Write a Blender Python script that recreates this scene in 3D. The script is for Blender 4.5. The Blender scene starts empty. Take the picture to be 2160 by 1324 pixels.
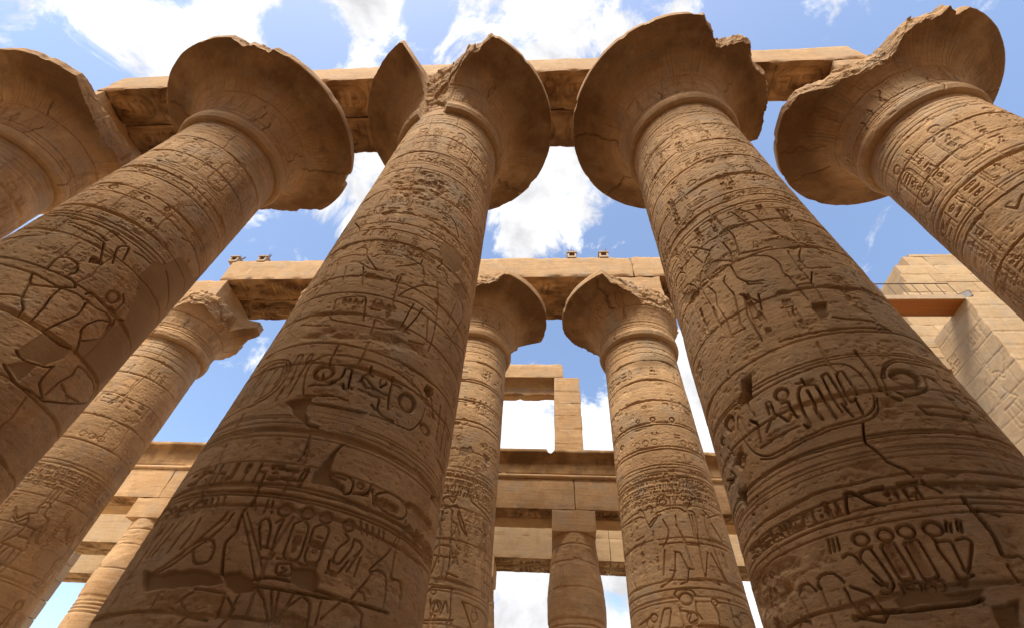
import bpy, math, random
import numpy as np
from mathutils import Matrix, Vector

SC = bpy.context.scene
COL = SC.collection
rad = math.radians

# ------------------------------------------------------------------ camera
FOC, PITCH, ROLL, YAW, CZ = 998.673, rad(48.443), rad(4.937), rad(-6.77), 1.6
FWD = np.array([math.cos(PITCH)*math.sin(YAW), math.cos(PITCH)*math.cos(YAW), math.sin(PITCH)])
_r = np.array([math.cos(YAW), -math.sin(YAW), 0.0]); _u = np.cross(_r, FWD)
RGT = math.cos(ROLL)*_r + math.sin(ROLL)*_u
UPV = -math.sin(ROLL)*_r + math.cos(ROLL)*_u
cd = bpy.data.cameras.new('camera'); cam = bpy.data.objects.new('camera', cd); COL.objects.link(cam)
M = Matrix.Identity(4)
for i in range(3):
    M[i][0], M[i][1], M[i][2] = RGT[i], UPV[i], -FWD[i]
M[2][3] = CZ
cam.matrix_world = M
cd.sensor_width = 36.0; cd.lens = FOC/2160*36.0; cd.clip_start = 0.1; cd.clip_end = 3000
SC.camera = cam

# ------------------------------------------------------------------ light
SUN_EL, SUN_AZ = rad(60), rad(198)          # azimuth from +Y towards +X
SC.view_settings.view_transform = 'Standard'; SC.view_settings.look = 'None'
SC.view_settings.gamma = 1.0; SC.view_settings.exposure = 1.72
ld = bpy.data.lights.new('sun', 'SUN'); ld.energy = 2.0; ld.angle = rad(22); ld.color = (1.0, .93, .82)
sun = bpy.data.objects.new('sun', ld); COL.objects.link(sun)
sdir = Vector((math.cos(SUN_EL)*math.sin(SUN_AZ), math.cos(SUN_EL)*math.cos(SUN_AZ), math.sin(SUN_EL)))
sun.rotation_euler = sdir.to_track_quat('Z', 'Y').to_euler()
sun.location = (0, 40, 60)

def ray(px, py):
    return FWD + (px-1080)/FOC*RGT - (py-662)/FOC*UPV

W = bpy.data.worlds.new('World'); SC.world = W; W.use_nodes = True
nt = W.node_tree; N = nt.nodes; L = nt.links; N.clear()
def nn(t, **kw):
    n = N.new(t)
    for k, v in kw.items(): setattr(n, k, v)
    return n
def mth(op, a, b=None, c=None, clamp=False):
    n = nn('ShaderNodeMath', operation=op, use_clamp=clamp)
    for i, v in enumerate((a, b, c)):
        if v is None: continue
        if isinstance(v, (int, float)): n.inputs[i].default_value = v
        else: L.new(v, n.inputs[i])
    return n.outputs[0]
sky = nn('ShaderNodeTexSky', sky_type='NISHITA', sun_disc=False, sun_elevation=SUN_EL, sun_rotation=SUN_AZ,
         air_density=1.0, dust_density=1.6, ozone_density=.7)
tc = nn('ShaderNodeTexCoord'); gen = tc.outputs['Generated']
# cloud banks: (pixel of the centre in the photograph turned into a sky direction, inner and outer radius in degrees, weight)
BANKS = [(430, 20, 4, 12, 1.0), (330, 50, 2, 7.5, .95), (510, 70, 2, 7, 1.), (420, 110, 1, 6, .9), (790, 80, 3, 8, 1.0), (740, 120, 2, 6, .9), (830, 10, 2, 7, .9),
         (1080, 70, 4, 9, 1.05), (1190, 60, 2, 6, 1.0), (885, 110, 2, 6, .9), (930, 20, 1, 5, .8), (900, 95, 3, 6, 1.0), (850, 40, 2, 5, .9), (1000, -100, 5, 15, .95), (980, 120, 2, 7, .8), (1270, 90, .5, 4, .75), (600, -120, 3, 12, .8),
         (1150, 400, 3, 8.5, 1.15), (1110, 490, 1.5, 4.5, 1.), (1210, 350, 2, 7, 1.), (1180, 280, 3, 8, .9), (745, 400, 1.5, 6, .85), (775, 310, 1.5, 7, .85),
         (1100, 940, 3, 7, 1.1), (1180, 1000, 4, 11, .85), (1280, 960, 4, 9, .85), (1450, 850, 4, 10, 1.2), (1100, 1250, 8, 16, 1.25), (1400, 1150, 8, 15, 1.2)]
HOLES = [(900, 42, .2, 2.4, .6), (648, 75, .2, 4.0, .9)]
# unseen cloud banks added behind the viewpoint as soft key light (elevation, azimuth from south)
FILL_CLOUDS = [(55, 0, 18, 34, 1.3), (50, 55, 12, 28, 1.3), (50, -55, 12, 28, 1.3), (72, 20, 8, 20, 1.2), (35, 25, 8, 20, 1.2), (35, -30, 8, 20, 1.2)]
cover = None
gaps = None
for px, py, r0, r1, w in BANKS+HOLES+FILL_CLOUDS:
    if (px, py, r0, r1, w) in FILL_CLOUDS: d = np.array([math.cos(rad(px))*math.sin(rad(py)), -math.cos(rad(px))*math.cos(rad(py)), math.sin(rad(px))])
    else: d = ray(px, py); d = d/np.linalg.norm(d)
    v = nn('ShaderNodeVectorMath', operation='DOT_PRODUCT'); L.new(gen, v.inputs[0]); v.inputs[1].default_value = tuple(d)
    mr = nn('ShaderNodeMapRange', interpolation_type='SMOOTHSTEP'); L.new(v.outputs['Value'], mr.inputs['Value'])
    mr.inputs['From Min'].default_value = math.cos(rad(r1*1.25)); mr.inputs['From Max'].default_value = math.cos(rad(r0))
    mr.inputs['To Min'].default_value = 0; mr.inputs['To Max'].default_value = w
    if (px, py, r0, r1, w) in HOLES: gaps = mr.outputs[0] if gaps is None else mth('MAXIMUM', gaps, mr.outputs[0])
    else: cover = mr.outputs[0] if cover is None else mth('MAXIMUM', cover, mr.outputs[0])
def noise(scale, detail, rough, dist=0.0):
    n = nn('ShaderNodeTexNoise'); L.new(gen, n.inputs['Vector'])
    n.inputs['Scale'].default_value = scale; n.inputs['Detail'].default_value = detail
    n.inputs['Roughness'].default_value = rough; n.inputs['Distortion'].default_value = dist
    return n.outputs['Fac']
n1 = noise(7.5, 10, .64, .5)
n2 = noise(4.0, 6, .55)
# scattered fair-weather cloud over the rest of the sky as well
base = mth('MULTIPLY', mth('SUBTRACT', n2, .50), 1.2)
cov = mth('MAXIMUM', mth('SUBTRACT', cover, gaps), mth('MULTIPLY', base, .8))
e = mth('ADD', cov, mth('MULTIPLY', mth('SUBTRACT', n1, .5), 4.4))
mr = nn('ShaderNodeMapRange', interpolation_type='SMOOTHSTEP'); L.new(e, mr.inputs['Value'])
mr.inputs['From Min'].default_value = .35; mr.inputs['From Max'].default_value = .95
dens = mr.outputs[0]
shade = nn('ShaderNodeMapRange'); L.new(noise(6.0, 8, .6, .3), shade.inputs['Value'])
shade.inputs['From Min'].default_value = .36; shade.inputs['From Max'].default_value = .62
shade.inputs['To Min'].default_value = 2.5; shade.inputs['To Max'].default_value = 4.4
cc = nn('ShaderNodeCombineColor'); L.new(shade.outputs[0], cc.inputs[0]); L.new(shade.outputs[0], cc.inputs[1])
L.new(mth('MULTIPLY', shade.outputs[0], 1.02), cc.inputs[2])
mix = nn('ShaderNodeMix', data_type='RGBA'); L.new(dens, mix.inputs['Factor'])
L.new(sky.outputs[0], mix.inputs['A']); L.new(cc.outputs[0], mix.inputs['B'])
bg = nn('ShaderNodeBackground'); bg.inputs['Strength'].default_value = .092; L.new(mix.outputs['Result'], bg.inputs['Color'])
out = nn('ShaderNodeOutputWorld'); L.new(bg.outputs[0], out.inputs['Surface'])

# ------------------------------------------------------------------ numpy noise
def _h(ix, iy, iz, seed):
    x = (ix.astype(np.uint32)*np.uint32(374761393) + iy.astype(np.uint32)*np.uint32(668265263)
         + iz.astype(np.uint32)*np.uint32(2147483647) + np.uint32((seed*144665 + 17) & 0xffffffff))
    x = (x ^ (x >> np.uint32(13)))*np.uint32(1274126177)
    x = x ^ (x >> np.uint32(16))
    return (x & np.uint32(0xffff)).astype(np.float32)/65535.0
def vn(x, y, z=None, seed=0):
    x = np.asarray(x, np.float32); y = np.asarray(y, np.float32)
    fx = np.floor(x); fy = np.floor(y); ix = fx.astype(np.int64); iy = fy.astype(np.int64)
    u = x-fx; v = y-fy; u = u*u*(3-2*u); v = v*v*(3-2*v)
    def lay(iz):
        a = _h(ix, iy, iz, seed); b = _h(ix+1, iy, iz, seed); c = _h(ix, iy+1, iz, seed); d = _h(ix+1, iy+1, iz, seed)
        return (a*(1-u)+b*u)*(1-v)+(c*(1-u)+d*u)*v
    if z is None: return lay(np.zeros_like(ix))
    z = np.asarray(z, np.float32); fz = np.floor(z); iz = fz.astype(np.int64); w = z-fz; w = w*w*(3-2*w)
    return lay(iz)*(1-w)+lay(iz+1)*w
def fbm(x, y, z=None, seed=0, o=4, g=.5):
    t = 0; a = 1; s = 0
    for k in range(o):
        f = 2.03**k
        t = t+a*vn(x*f, y*f, None if z is None else z*f, seed+k*31); s += a; a *= g
    return t/s
def sstep(a, b, x):
    t = np.clip((x-a)/(b-a), 0, 1); return t*t*(3-2*t)

# ------------------------------------------------------------------ materials
def stone(name, c1, c2, c3, rough=.9, bump=.55, patchcol=(.34, .20, .092), bscale=1.0, bed=1.0):
    m = bpy.data.materials.new(name); m.use_nodes = True
    t = m.node_tree; nd = t.nodes; lk = t.links
    b = nd['Principled BSDF']; b.inputs['Roughness'].default_value = rough
    b.inputs['Specular IOR Level'].default_value = .18
    tcn = nd.new('ShaderNodeTexCoord'); oi = nd.new('ShaderNodeObjectInfo')
    add = nd.new('ShaderNodeVectorMath'); add.operation = 'ADD'
    sc = nd.new('ShaderNodeVectorMath'); sc.operation = 'SCALE'; sc.inputs['Scale'].default_value = 0
    geo = nd.new('ShaderNodeNewGeometry')
    P = geo.outputs['Position']
    def nz(scale, det, ro, vec=P, dist=0.):
        n = nd.new('ShaderNodeTexNoise'); lk.new(vec, n.inputs['Vector'])
        n.inputs['Scale'].default_value = scale; n.inputs['Detail'].default_value = det
        n.inputs['Roughness'].default_value = ro; n.inputs['Distortion'].default_value = dist
        return n.outputs['Fac']
    def mp(sx, sy, sz):
        n = nd.new('ShaderNodeMapping'); lk.new(P, n.inputs['Vector']); n.inputs['Scale'].default_value = (sx, sy, sz); return n.outputs[0]
    def ramp(f, lo, hi):
        n = nd.new('ShaderNodeMapRange'); lk.new(f, n.inputs['Value']); n.inputs['From Min'].default_value = lo; n.inputs['From Max'].default_value = hi; return n.outputs[0]
    def mixc(f, A, B, mode='MIX'):
        n = nd.new('ShaderNodeMix'); n.data_type = 'RGBA'; n.blend_type = mode
        if isinstance(f, float): n.inputs['Factor'].default_value = f
        else: lk.new(f, n.inputs['Factor'])
        for s, v in (('A', A), ('B', B)):
            if isinstance(v, tuple): n.inputs[s].default_value = (*v, 1)
            else: lk.new(v, n.inputs[s])
        return n.outputs['Result']
    def ma(op, a, bb):
        n = nd.new('ShaderNodeMath'); n.operation = op
        for i, v in enumerate((a, bb)):
            if isinstance(v, (int, float)): n.inputs[i].default_value = v
            else: lk.new(v, n.inputs[i])
        return n.outputs[0]
    def attr(nm):
        n = nd.new('ShaderNodeAttribute'); n.attribute_name = nm; return n.outputs['Fac']
    big = nz(.55, 5, .6, dist=.4); mid = nz(2.6, 6, .65); fine = nz(22*bscale, 5, .7)
    bedn = nz(1.0, 6, .65, mp(.5, .5, 7.5))
    streak = nz(1.0, 5, .6, mp(3.2, 3.2, .35))
    c = mixc(ramp(big, .36, .66), c1, c2)
    c = mixc(ma('MULTIPLY', ramp(mid, .5, .72), .55), c, c3)
    c = mixc(ma('MULTIPLY', ramp(bedn, .50, .72), .55*bed), c, tuple(v*.70 for v in c1))
    c = mixc(ma('MULTIPLY', ramp(streak, .58, .78), .35), c, tuple(v*.66 for v in c1))
    c = mixc(ma('MULTIPLY', ramp(fine, .52, .75), .45), c, tuple(min(.75, v*1.3) for v in c2))
    c = mixc(ma('MULTIPLY', ramp(nz(11, 6, .75), .52, .72), .45), c, tuple(v*.55 for v in c1))
    c = mixc(ma('MULTIPLY', ramp(nz(48, 4, .75), .52, .75), .45), c, tuple(v*.5 for v in c1))
    gy = sum(c1)/3; c = mixc(ma('MULTIPLY', ramp(nz(.9, 6, .65, dist=.6), .50, .66), .5), c, (gy*1.25, gy*1.0, gy*.72))
    c = mixc(ma('MULTIPLY', ramp(nz(1.7, 6, .7, dist=.3), .56, .70), .5), c, tuple(min(.7, v*1.28) for v in c2))
    pc = mixc(ma('MULTIPLY', ramp(mid, .4, .7), .5), patchcol, tuple(v*.86 for v in patchcol))
    c = mixc(attr('patch'), c, pc)
    c = mixc(attr('pigment_shade'), c, (.115, .052, .020))
    hv = nd.new('ShaderNodeHueSaturation'); lk.new(c, hv.inputs['Color']); hv.inputs['Hue'].default_value = .5
    lk.new(ma('ADD', ma('MULTIPLY', attr('tone'), 1.0), 1.0), hv.inputs['Value'])
    lk.new(hv.outputs[0], b.inputs['Base Color'])
    bm = nd.new('ShaderNodeBump'); bm.inputs['Strength'].default_value = bump; bm.inputs['Distance'].default_value = .05
    hgt = ma('ADD', ma('ADD', ma('MULTIPLY', fine, .5), ma('MULTIPLY', bedn, .9*bed)), ma('MULTIPLY', nz(7, 6, .7), .45))
    lk.new(ma('SUBTRACT', bump, ma('MULTIPLY', attr('patch'), bump*.75)), bm.inputs['Strength']); lk.new(hgt, bm.inputs['Height']); lk.new(bm.outputs[0], b.inputs['Normal'])
    return m
SAND = stone('sandstone', (.46, .276, .134), (.55, .350, .182), (.31, .174, .076))
SAND_DARK = stone('stained_sandstone', (.36, .205, .086), (.44, .262, .118), (.24, .125, .047))
PALE = stone('pale_sandstone', (.41, .275, .15), (.47, .325, .185), (.32, .205, .105), bump=.3)
GREY = stone('greyish_sandstone', (.38, .285, .195), (.44, .33, .23), (.32, .23, .15), bump=.3)
def plain(name, col, rough=.6, metal=0., nscale=0, namt=.3, wood=False):
    m = bpy.data.materials.new(name); m.use_nodes = True; t = m.node_tree
    b = t.nodes['Principled BSDF']; b.inputs['Roughness'].default_value = rough; b.inputs['Metallic'].default_value = metal
    n = t.nodes.new('ShaderNodeTexNoise'); n.inputs['Scale'].default_value = nscale or 8; n.inputs['Detail'].default_value = 5
    g = t.nodes.new('ShaderNodeNewGeometry'); mp = t.nodes.new('ShaderNodeMapping')
    mp.inputs['Scale'].default_value = (.25, 6, 6) if wood else (1, 1, 1)
    t.links.new(g.outputs['Position'], mp.inputs['Vector']); t.links.new(mp.outputs[0], n.inputs['Vector'])
    x = t.nodes.new('ShaderNodeMix'); x.data_type = 'RGBA'; t.links.new(n.outputs['Fac'], x.inputs['Factor'])
    x.inputs['A'].default_value = (*[v*(1-namt) for v in col], 1); x.inputs['B'].default_value = (*[min(1, v*(1+namt)) for v in col], 1)
    t.links.new(x.outputs['Result'], b.inputs['Base Color'])
    return m
WOOD = plain('varnished_wood', (.36, .12, .020), .5, 0, 1.2, .35, True)
IRON = plain('dark_railing_paint', (.10, .055, .03), .6, .2)
STEEL = plain('grey_lamp_casing', (.20, .20, .21), .4, .6)
GLASSD = plain('dark_lamp_glass', (.02, .02, .025), .15)
LENS = plain('pale_lamp_lens', (.55, .55, .55), .25)
BOXP = plain('beige_lamp_box_paint', (.36, .24, .14), .7)
TWIG = plain('dry_twig', (.12, .075, .04), .9)
SANDY = stone('sandy_ground', (.46, .33, .19), (.52, .385, .23), (.39, .275, .155), bump=.5)

# ------------------------------------------------------------------ object helpers
def tag(o, label=None, cat=None, group=None, kind=None):
    if label: o['label'] = label
    if cat: o['category'] = cat
    if group: o['group'] = group
    o['kind'] = kind or ('thing' if cat else 'structure')
    return o
def thing(name, loc, label, cat, group=None):
    o = bpy.data.objects.new(name, None); COL.objects.link(o); o.location = loc
    o.empty_display_size = .3
    return tag(o, label, cat, group)
def link(name, me, mat, parent=None):
    o = bpy.data.objects.new(name, me); COL.objects.link(o); me.materials.append(mat)
    if parent is not None:
        o.parent = parent; o.matrix_parent_inverse = Matrix.Translation(-Vector(parent.location))
    return o
def raw_mesh(name, V, F4, smooth=True, attrs=None):
    me = bpy.data.meshes.new(name); V = np.asarray(V, np.float32); F4 = np.asarray(F4, np.int32)
    me.vertices.add(len(V)); me.vertices.foreach_set('co', V.ravel())
    nf = len(F4); me.loops.add(nf*4); me.polygons.add(nf)
    me.loops.foreach_set('vertex_index', F4.ravel())
    me.polygons.foreach_set('loop_start', np.arange(0, nf*4, 4, dtype=np.int32))
    me.polygons.foreach_set('loop_total', np.full(nf, 4, np.int32))
    me.polygons.foreach_set('use_smooth', np.full(nf, smooth, bool))
    me.update(calc_edges=True); me.validate()
    for k, a in (attrs or {}).items():
        at = me.attributes.new(k, 'FLOAT', 'POINT'); at.data.foreach_set('value', np.asarray(a, np.float32).ravel())
    return me
def grid_faces(nr, nc, closed):
    i = np.arange(nr-1)[:, None]; j = np.arange(nc if closed else nc-1)[None, :]; j2 = (j+1) % nc
    return np.stack([i*nc+j, i*nc+j2, (i+1)*nc+j2, (i+1)*nc+j], -1).reshape(-1, 4)
def lathe(th, r, z, cx, cy):
    """th [nc], r [nr,nc], z [nr] or [nr,nc] -> vertices; th=0 faces -Y, positive towards +X"""
    z = np.broadcast_to(np.asarray(z)[:, None] if np.ndim(z) == 1 else z, r.shape)
    return np.stack([cx+r*np.sin(th)[None, :], cy-r*np.cos(th)[None, :], z], -1).reshape(-1, 3)

# ------------------------------------------------------------------ carving canvas
class Relief:
    """height field over (u, v) metres; H is depth carved into the stone"""
    def __init__(s, u0, u1, v0, v1, res):
        s.u0, s.v0, s.res = u0, v0, res
        s.nu = int((u1-u0)/res)+1; s.nv = int((v1-v0)/res)+1; s.u1 = u1; s.v1 = v1
        s.H = np.zeros((s.nv, s.nu), np.float32); s.P = np.zeros_like(s.H); s.T = np.zeros_like(s.H)
    def win(s, a, b, c, d):
        i0 = max(0, int((a-s.u0)/s.res)); i1 = min(s.nu, int((b-s.u0)/s.res)+2)
        j0 = max(0, int((c-s.v0)/s.res)); j1 = min(s.nv, int((d-s.v0)/s.res)+2)
        if i1 <= i0 or j1 <= j0: return None
        U = s.u0+np.arange(i0, i1)*s.res; V = s.v0+np.arange(j0, j1)*s.res
        return slice(j0, j1), slice(i0, i1), U[None, :], V[:, None]
    def groove(s, pts, w=.03, d=.04, closed=False):
        pts = [tuple(p) for p in pts]
        if closed: pts = pts+[pts[0]]
        for (a, b), (c, e) in zip(pts[:-1], pts[1:]):
            k = s.win(min(a, c)-w, max(a, c)+w, min(b, e)-w, max(b, e)+w)
            if k is None: continue
            js, is_, U, V = k
            dx, dy = c-a, e-b; l2 = dx*dx+dy*dy+1e-12
            t = np.clip(((U-a)*dx+(V-b)*dy)/l2, 0, 1)
            q = np.hypot(U-a-t*dx, V-b-t*dy)/w
            h = d*np.clip(1.9*(1-q*q), 0, 1)
            s.H[js, is_] = np.maximum(s.H[js, is_], h)
    def poly(s, pts, d=.03, bevel=.03, mode='cut', tone=0., patch=0., rough=0., seed=3):
        P = np.array(pts, float)
        k = s.win(P[:, 0].min()-bevel, P[:, 0].max()+bevel, P[:, 1].min()-bevel, P[:, 1].max()+bevel)
        if k is None: return
        js, is_, U, V = k
        U2 = U+(fbm(U*9+0*V, V*9+0*U, seed=seed, o=3)-.5)*rough; V2 = V+(fbm(U*9+0*V, V*9+0*U, seed=seed+9, o=3)-.5)*rough
        ins = np.zeros(U2.shape, bool); dist = np.full(U2.shape, 9., np.float32)
        n = len(P)
        for i in range(n):
            a, b = P[i]; c, e = P[(i+1) % n]
            cr = ((b > V2) != (e > V2)) & (U2 < (c-a)*(V2-b)/((e-b) if abs(e-b) > 1e-9 else 1e-9)+a)
            ins ^= cr
            dx, dy = c-a, e-b; l2 = dx*dx+dy*dy+1e-12
            t = np.clip(((U2-a)*dx+(V2-b)*dy)/l2, 0, 1)
            dist = np.minimum(dist, np.hypot(U2-a-t*dx, V2-b-t*dy))
        m = np.where(ins, np.clip(dist/bevel, 0, 1), 0); m = m*m*(3-2*m)
        if mode == 'cut': s.H[js, is_] = np.maximum(s.H[js, is_], d*m)
        elif mode == 'flat': s.H[js, is_] = s.H[js, is_]*(1-m)+d*m        # a smooth repair wipes the carving
        elif mode == 'erode':
            nz = fbm(U*6+0*V, V*9+0*U, seed=seed+4, o=5)
            s.H[js, is_] = s.H[js, is_]*(1-.5*m)+m*d*np.clip(nz*2.2-.55, 0, 1.3)
        if patch: s.P[js, is_] = np.maximum(s.P[js, is_], m*patch)
        if tone: s.T[js, is_] += m*tone
    def disc(s, c, r, d=.05, flat=1., dome=.8):
        """sunk disc with a domed middle"""
        a, b = c; ru, rv = (r, r*flat) if np.ndim(r) == 0 else r
        k = s.win(a-ru, a+ru, b-rv, b+rv)
        if k is None: return
        js, is_, U, V = k
        q = np.hypot((U-a)/ru, (V-b)/rv)
        h = d*sstep(1.0, .93, q)*(1-dome*sstep(.95, .5, q))
        s.H[js, is_] = np.where(q < 1, np.maximum(h, 0), s.H[js, is_])
    def arc(s, c, ru, rv, a0, a1, w, d, n=14):
        s.groove([(c[0]+ru*math.cos(rad(a0+(a1-a0)*i/n)), c[1]+rv*math.sin(rad(a0+(a1-a0)*i/n))) for i in range(n+1)], w, d)
    def sample(s, U, V, A=None):
        A = s.H if A is None else A
        x = np.clip((U-s.u0)/s.res, 0, s.nu-1.001); y = np.clip((V-s.v0)/s.res, 0, s.nv-1.001)
        i = x.astype(int); j = y.astype(int); fx = x-i; fy = y-j
        r = (A[j, i]*(1-fx)+A[j, i+1]*fx)*(1-fy)+(A[j+1, i]*(1-fx)+A[j+1, i+1]*fx)*fy
        return np.where((U < s.u0) | (U > s.u1) | (V < s.v0) | (V > s.v1), 0, r)

# little hieroglyph-like signs on the unit square: l = line, o = sunk disc, f = sunk area
GLY = {
 'reed': [('l', [(.5, 0), (.5, .35), (.35, .6), (.4, .95), (.6, .95), (.65, .5), (.5, .35)])],
 'water': [('l', [(0, .4), (.14, .6), (.28, .4), (.42, .6), (.56, .4), (.7, .6), (.84, .4), (1, .6)])],
 'disc': [('o', (.5, .5), .38)],
 'ring': [('a', (.5, .5), .36, .36, 0, 360), ('a', (.5, .5), .1, .1, 0, 360)],
 'ankh': [('l', [(.5, 0), (.5, .5)]), ('l', [(.2, .48), (.8, .48)]), ('a', (.5, .74), .17, .25, -90, 270)],
 'mouth': [('a', (.5, .3), .5, .35, 20, 160), ('a', (.5, .7), .5, .35, 200, 340)],
 'loaf': [('f', [(.1, .2), (.9, .2), (.85, .55), (.65, .78), (.35, .78), (.15, .55)])],
 'leg': [('l', [(.35, 1), (.35, .15), (.85, .1)]), ('l', [(.55, 1), (.55, .3), (.85, .22)])],
 'bird': [('l', [(.15, .8), (.3, .92), (.42, .8), (.4, .6), (.6, .45), (.95, .1), (.6, .22), (.3, .3), (.22, .5), (.26, .68), (.15, .8)]), ('l', [(.42, .25), (.42, .02), (.3, .02)]), ('l', [(.52, .22), (.54, .02), (.44, .02)])],
 'owl': [('l', [(.25, .95), (.6, .98), (.68, .7), (.9, .2), (.6, .3), (.3, .35), (.22, .6), (.25, .95)]), ('l', [(.4, .3), (.4, 0), (.6, 0)])],
 'man': [('l', [(.4, .72), (.3, .86), (.45, .98), (.58, .86), (.52, .72), (.7, .55), (.66, .2), (.9, .1), (.85, .02), (.2, .02), (.2, .2), (.45, .3), (.36, .55), (.4, .72)]), ('l', [(.45, .55), (.15, .5), (.1, .68)])],
 'basket': [('f', [(0, .7), (1, .7), (.9, .4), (.65, .22), (.35, .22), (.1, .4)])],
 'viper': [('l', [(0, .35), (.2, .5), (.4, .38), (.6, .5), (.8, .4), (.95, .55), (.95, .75), (.85, .7)])],
 'strokes': [('l', [(.2, .15), (.2, .85)]), ('l', [(.5, .15), (.5, .85)]), ('l', [(.8, .15), (.8, .85)])],
 'house': [('l', [(.35, .1), (.05, .1), (.05, .85), (.95, .85), (.95, .1), (.65, .1)])],
 'staff': [('l', [(.5, 0), (.5, .9), (.25, 1), (.2, .85)]), ('l', [(.35, 0), (.65, 0)])],
 'feather': [('l', [(.4, 0), (.4, .8), (.55, 1), (.72, .88), (.66, .7), (.6, .3), (.6, 0)])],
 'eye': [('a', (.5, .5), .45, .25, 0, 360), ('o', (.5, .5), .16)],
 'bar': [('f', [(0, .35), (1, .35), (1, .6), (0, .6)])],
 'chair': [('l', [(.1, 0), (.1, .5), (.75, .5), (.75, .98)]), ('l', [(.75, 0), (.75, .5)])],
 'beetle': [('a', (.5, .45), .25, .33, 0, 360), ('a', (.5, .85), .16, .1, 0, 360), ('l', [(.25, .5), (.02, .65)]), ('l', [(.75, .5), (.98, .65)]), ('l', [(.28, .25), (.05, .1)]), ('l', [(.72, .25), (.95, .1)])],
 'arm': [('l', [(0, .35), (.75, .35), (.85, .55), (1, .55)]), ('l', [(0, .55), (.6, .5), (.75, .7), (.95, .72)])],
 'knot': [('l', [(.3, 0), (.3, .55), (.45, .95), (.6, .95), (.7, .55), (.7, 0)]), ('l', [(.15, .5), (.85, .5)])],
}
TALL = ['reed', 'ankh', 'leg', 'bird', 'owl', 'man', 'staff', 'feather', 'chair', 'beetle', 'knot', 'strokes']
GFLAT = ['water', 'mouth', 'loaf', 'basket', 'viper', 'bar', 'eye', 'arm', 'disc', 'house', 'ring', 'strokes']
def glyph(rel, name, a, b, w, h, gw, gd, flip=False):
    f = (lambda x, y: (a+(1-x if flip else x)*w, b+y*h))
    for it in GLY[name]:
        if it[0] == 'l': rel.groove([f(*p) for p in it[1]], gw, gd)
        elif it[0] == 'o':
            q = it[2]*min(w, h); rel.disc(f(*it[1]), q, gd*1.2)
        elif it[0] == 'f': rel.poly([f(*p) for p in it[1]], gd, gw*1.1)
        elif it[0] == 'a':
            c = f(*it[1]); rel.arc(c, it[2]*w, it[3]*h, it[4], it[5], gw, gd)
def text_row(rel, u0, u1, v0, v1, rng, gw, gd, dens=1.):
    h = v1-v0; u = u0; flip = rng.random() < .5
    while u < u1-h*.3:
        w = h*rng.uniform(.38, .8)
        if rng.random() < dens:
            if rng.random() < .55:
                glyph(rel, rng.choice(TALL), u, v0, w*.85, h, gw, gd, flip)
            else:
                n = rng.choice((2, 2, 3))
                for k in range(n):
                    glyph(rel, rng.choice(GFLAT), u, v0+k*h/n+.04*h, w*.88, h/n*.82, gw*.9, gd, flip)
        u += w
def text_col(rel, u0, u1, v0, v1, rng, gw, gd, border=False, dens=1.):
    w = u1-u0; v = v1; flip = rng.random() < .5
    if border:
        for x in (u0-.04*w, u1+.04*w): rel.groove([(x, v0), (x, v1)], gw*.7, gd*.7)
    while v > v0+.3*w:
        if rng.random() < .5: h = w*rng.uniform(.35, .5); nm = rng.choice(GFLAT)
        else: h = w*rng.uniform(.7, 1.0); nm = rng.choice(TALL)
        if v-h < v0: break
        if rng.random() < dens:
            if nm in TALL and rng.random() < .5:
                glyph(rel, nm, u0, v-h, w*.48, h*.93, gw, gd, flip); glyph(rel, rng.choice(TALL), u0+.52*w, v-h, w*.48, h*.93, gw, gd, flip)
            else: glyph(rel, nm, u0+.08*w, v-h, w*.84, h*.92, gw, gd, flip)
        v -= h*1.08
def cartouche(rel, a, b, w, h, rng, gw, gd, vertical=True):
    n = 8; r = min(w, h)/2
    def oval(ins):
        P = []; rr = r-ins
        for (cx, cy, s) in ((a+w-r, b+h-r, 0), (a+r, b+h-r, 90), (a+r, b+r, 180), (a+w-r, b+r, 270)):
            for i in range(n+1):
                t = rad(s+90*i/n); P.append((cx+rr*math.cos(t), cy+rr*math.sin(t)))
        return P
    rel.groove(oval(0), gw, gd, True); rel.groove(oval(gw*2.6), gw*.7, gd*.7, True)
    if vertical:
        rel.groove([(a-.1*w, b-.05*h), (a+1.1*w, b-.05*h)], gw, gd)
        text_col(rel, a+.22*w, a+.78*w, b+.08*h, b+h*.94, rng, gw*.8, gd)
    else:
        rel.groove([(a-.04*w, b-.1*h), (a-.04*w, b+1.1*h)], gw, gd)
        text_row(rel, a+.1*w, a+.92*w, b+.2*h, b+.8*h, rng, gw*.9, gd)
FIG = [[(.42, .80), (.38, .87), (.42, .93), (.52, .95), (.60, .90), (.60, .80), (.64, .765), (.78, .74), (.76, .64), (.66, .54), (.70, .44), (.80, .30), (.56, .30)],
       [(.42, .80), (.44, .765), (.28, .735), (.40, .64), (.44, .55), (.40, .44), (.22, .31), (.56, .30)],
       [(.44, .44), (.68, .44)], [(.30, .31), (.27, .15), (.24, .05), (.08, .02), (.10, 0), (.32, 0), (.36, .12), (.44, .30)],
       [(.58, .30), (.60, .15), (.58, .05), (.44, .02), (.46, 0), (.68, 0), (.72, .12), (.74, .30)],
       [(.28, .735), (.16, .64), (.02, .70), (-.08, .78)], [(.34, .68), (.20, .585), (.03, .655), (-.06, .73)],
       [(.78, .74), (.88, .60), (.90, .46), (.95, .42)], [(.76, .66), (.80, .58), (.84, .46), (.90, .42)], [(.45, .86), (.48, .865)]]
CROWN = [[[(.38, .92), (.36, 1.02), (.46, 1.14), (.56, 1.1), (.60, .95)]], [[(.42, .95), (.38, 1.15), (.46, 1.18), (.50, .97)], [(.50, .97), (.52, 1.18), (.60, 1.15), (.58, .95)]],
         [[(.38, .93), (.30, 1.05), (.40, 1.10), (.60, 1.02), (.66, 1.1)]]]
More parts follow.
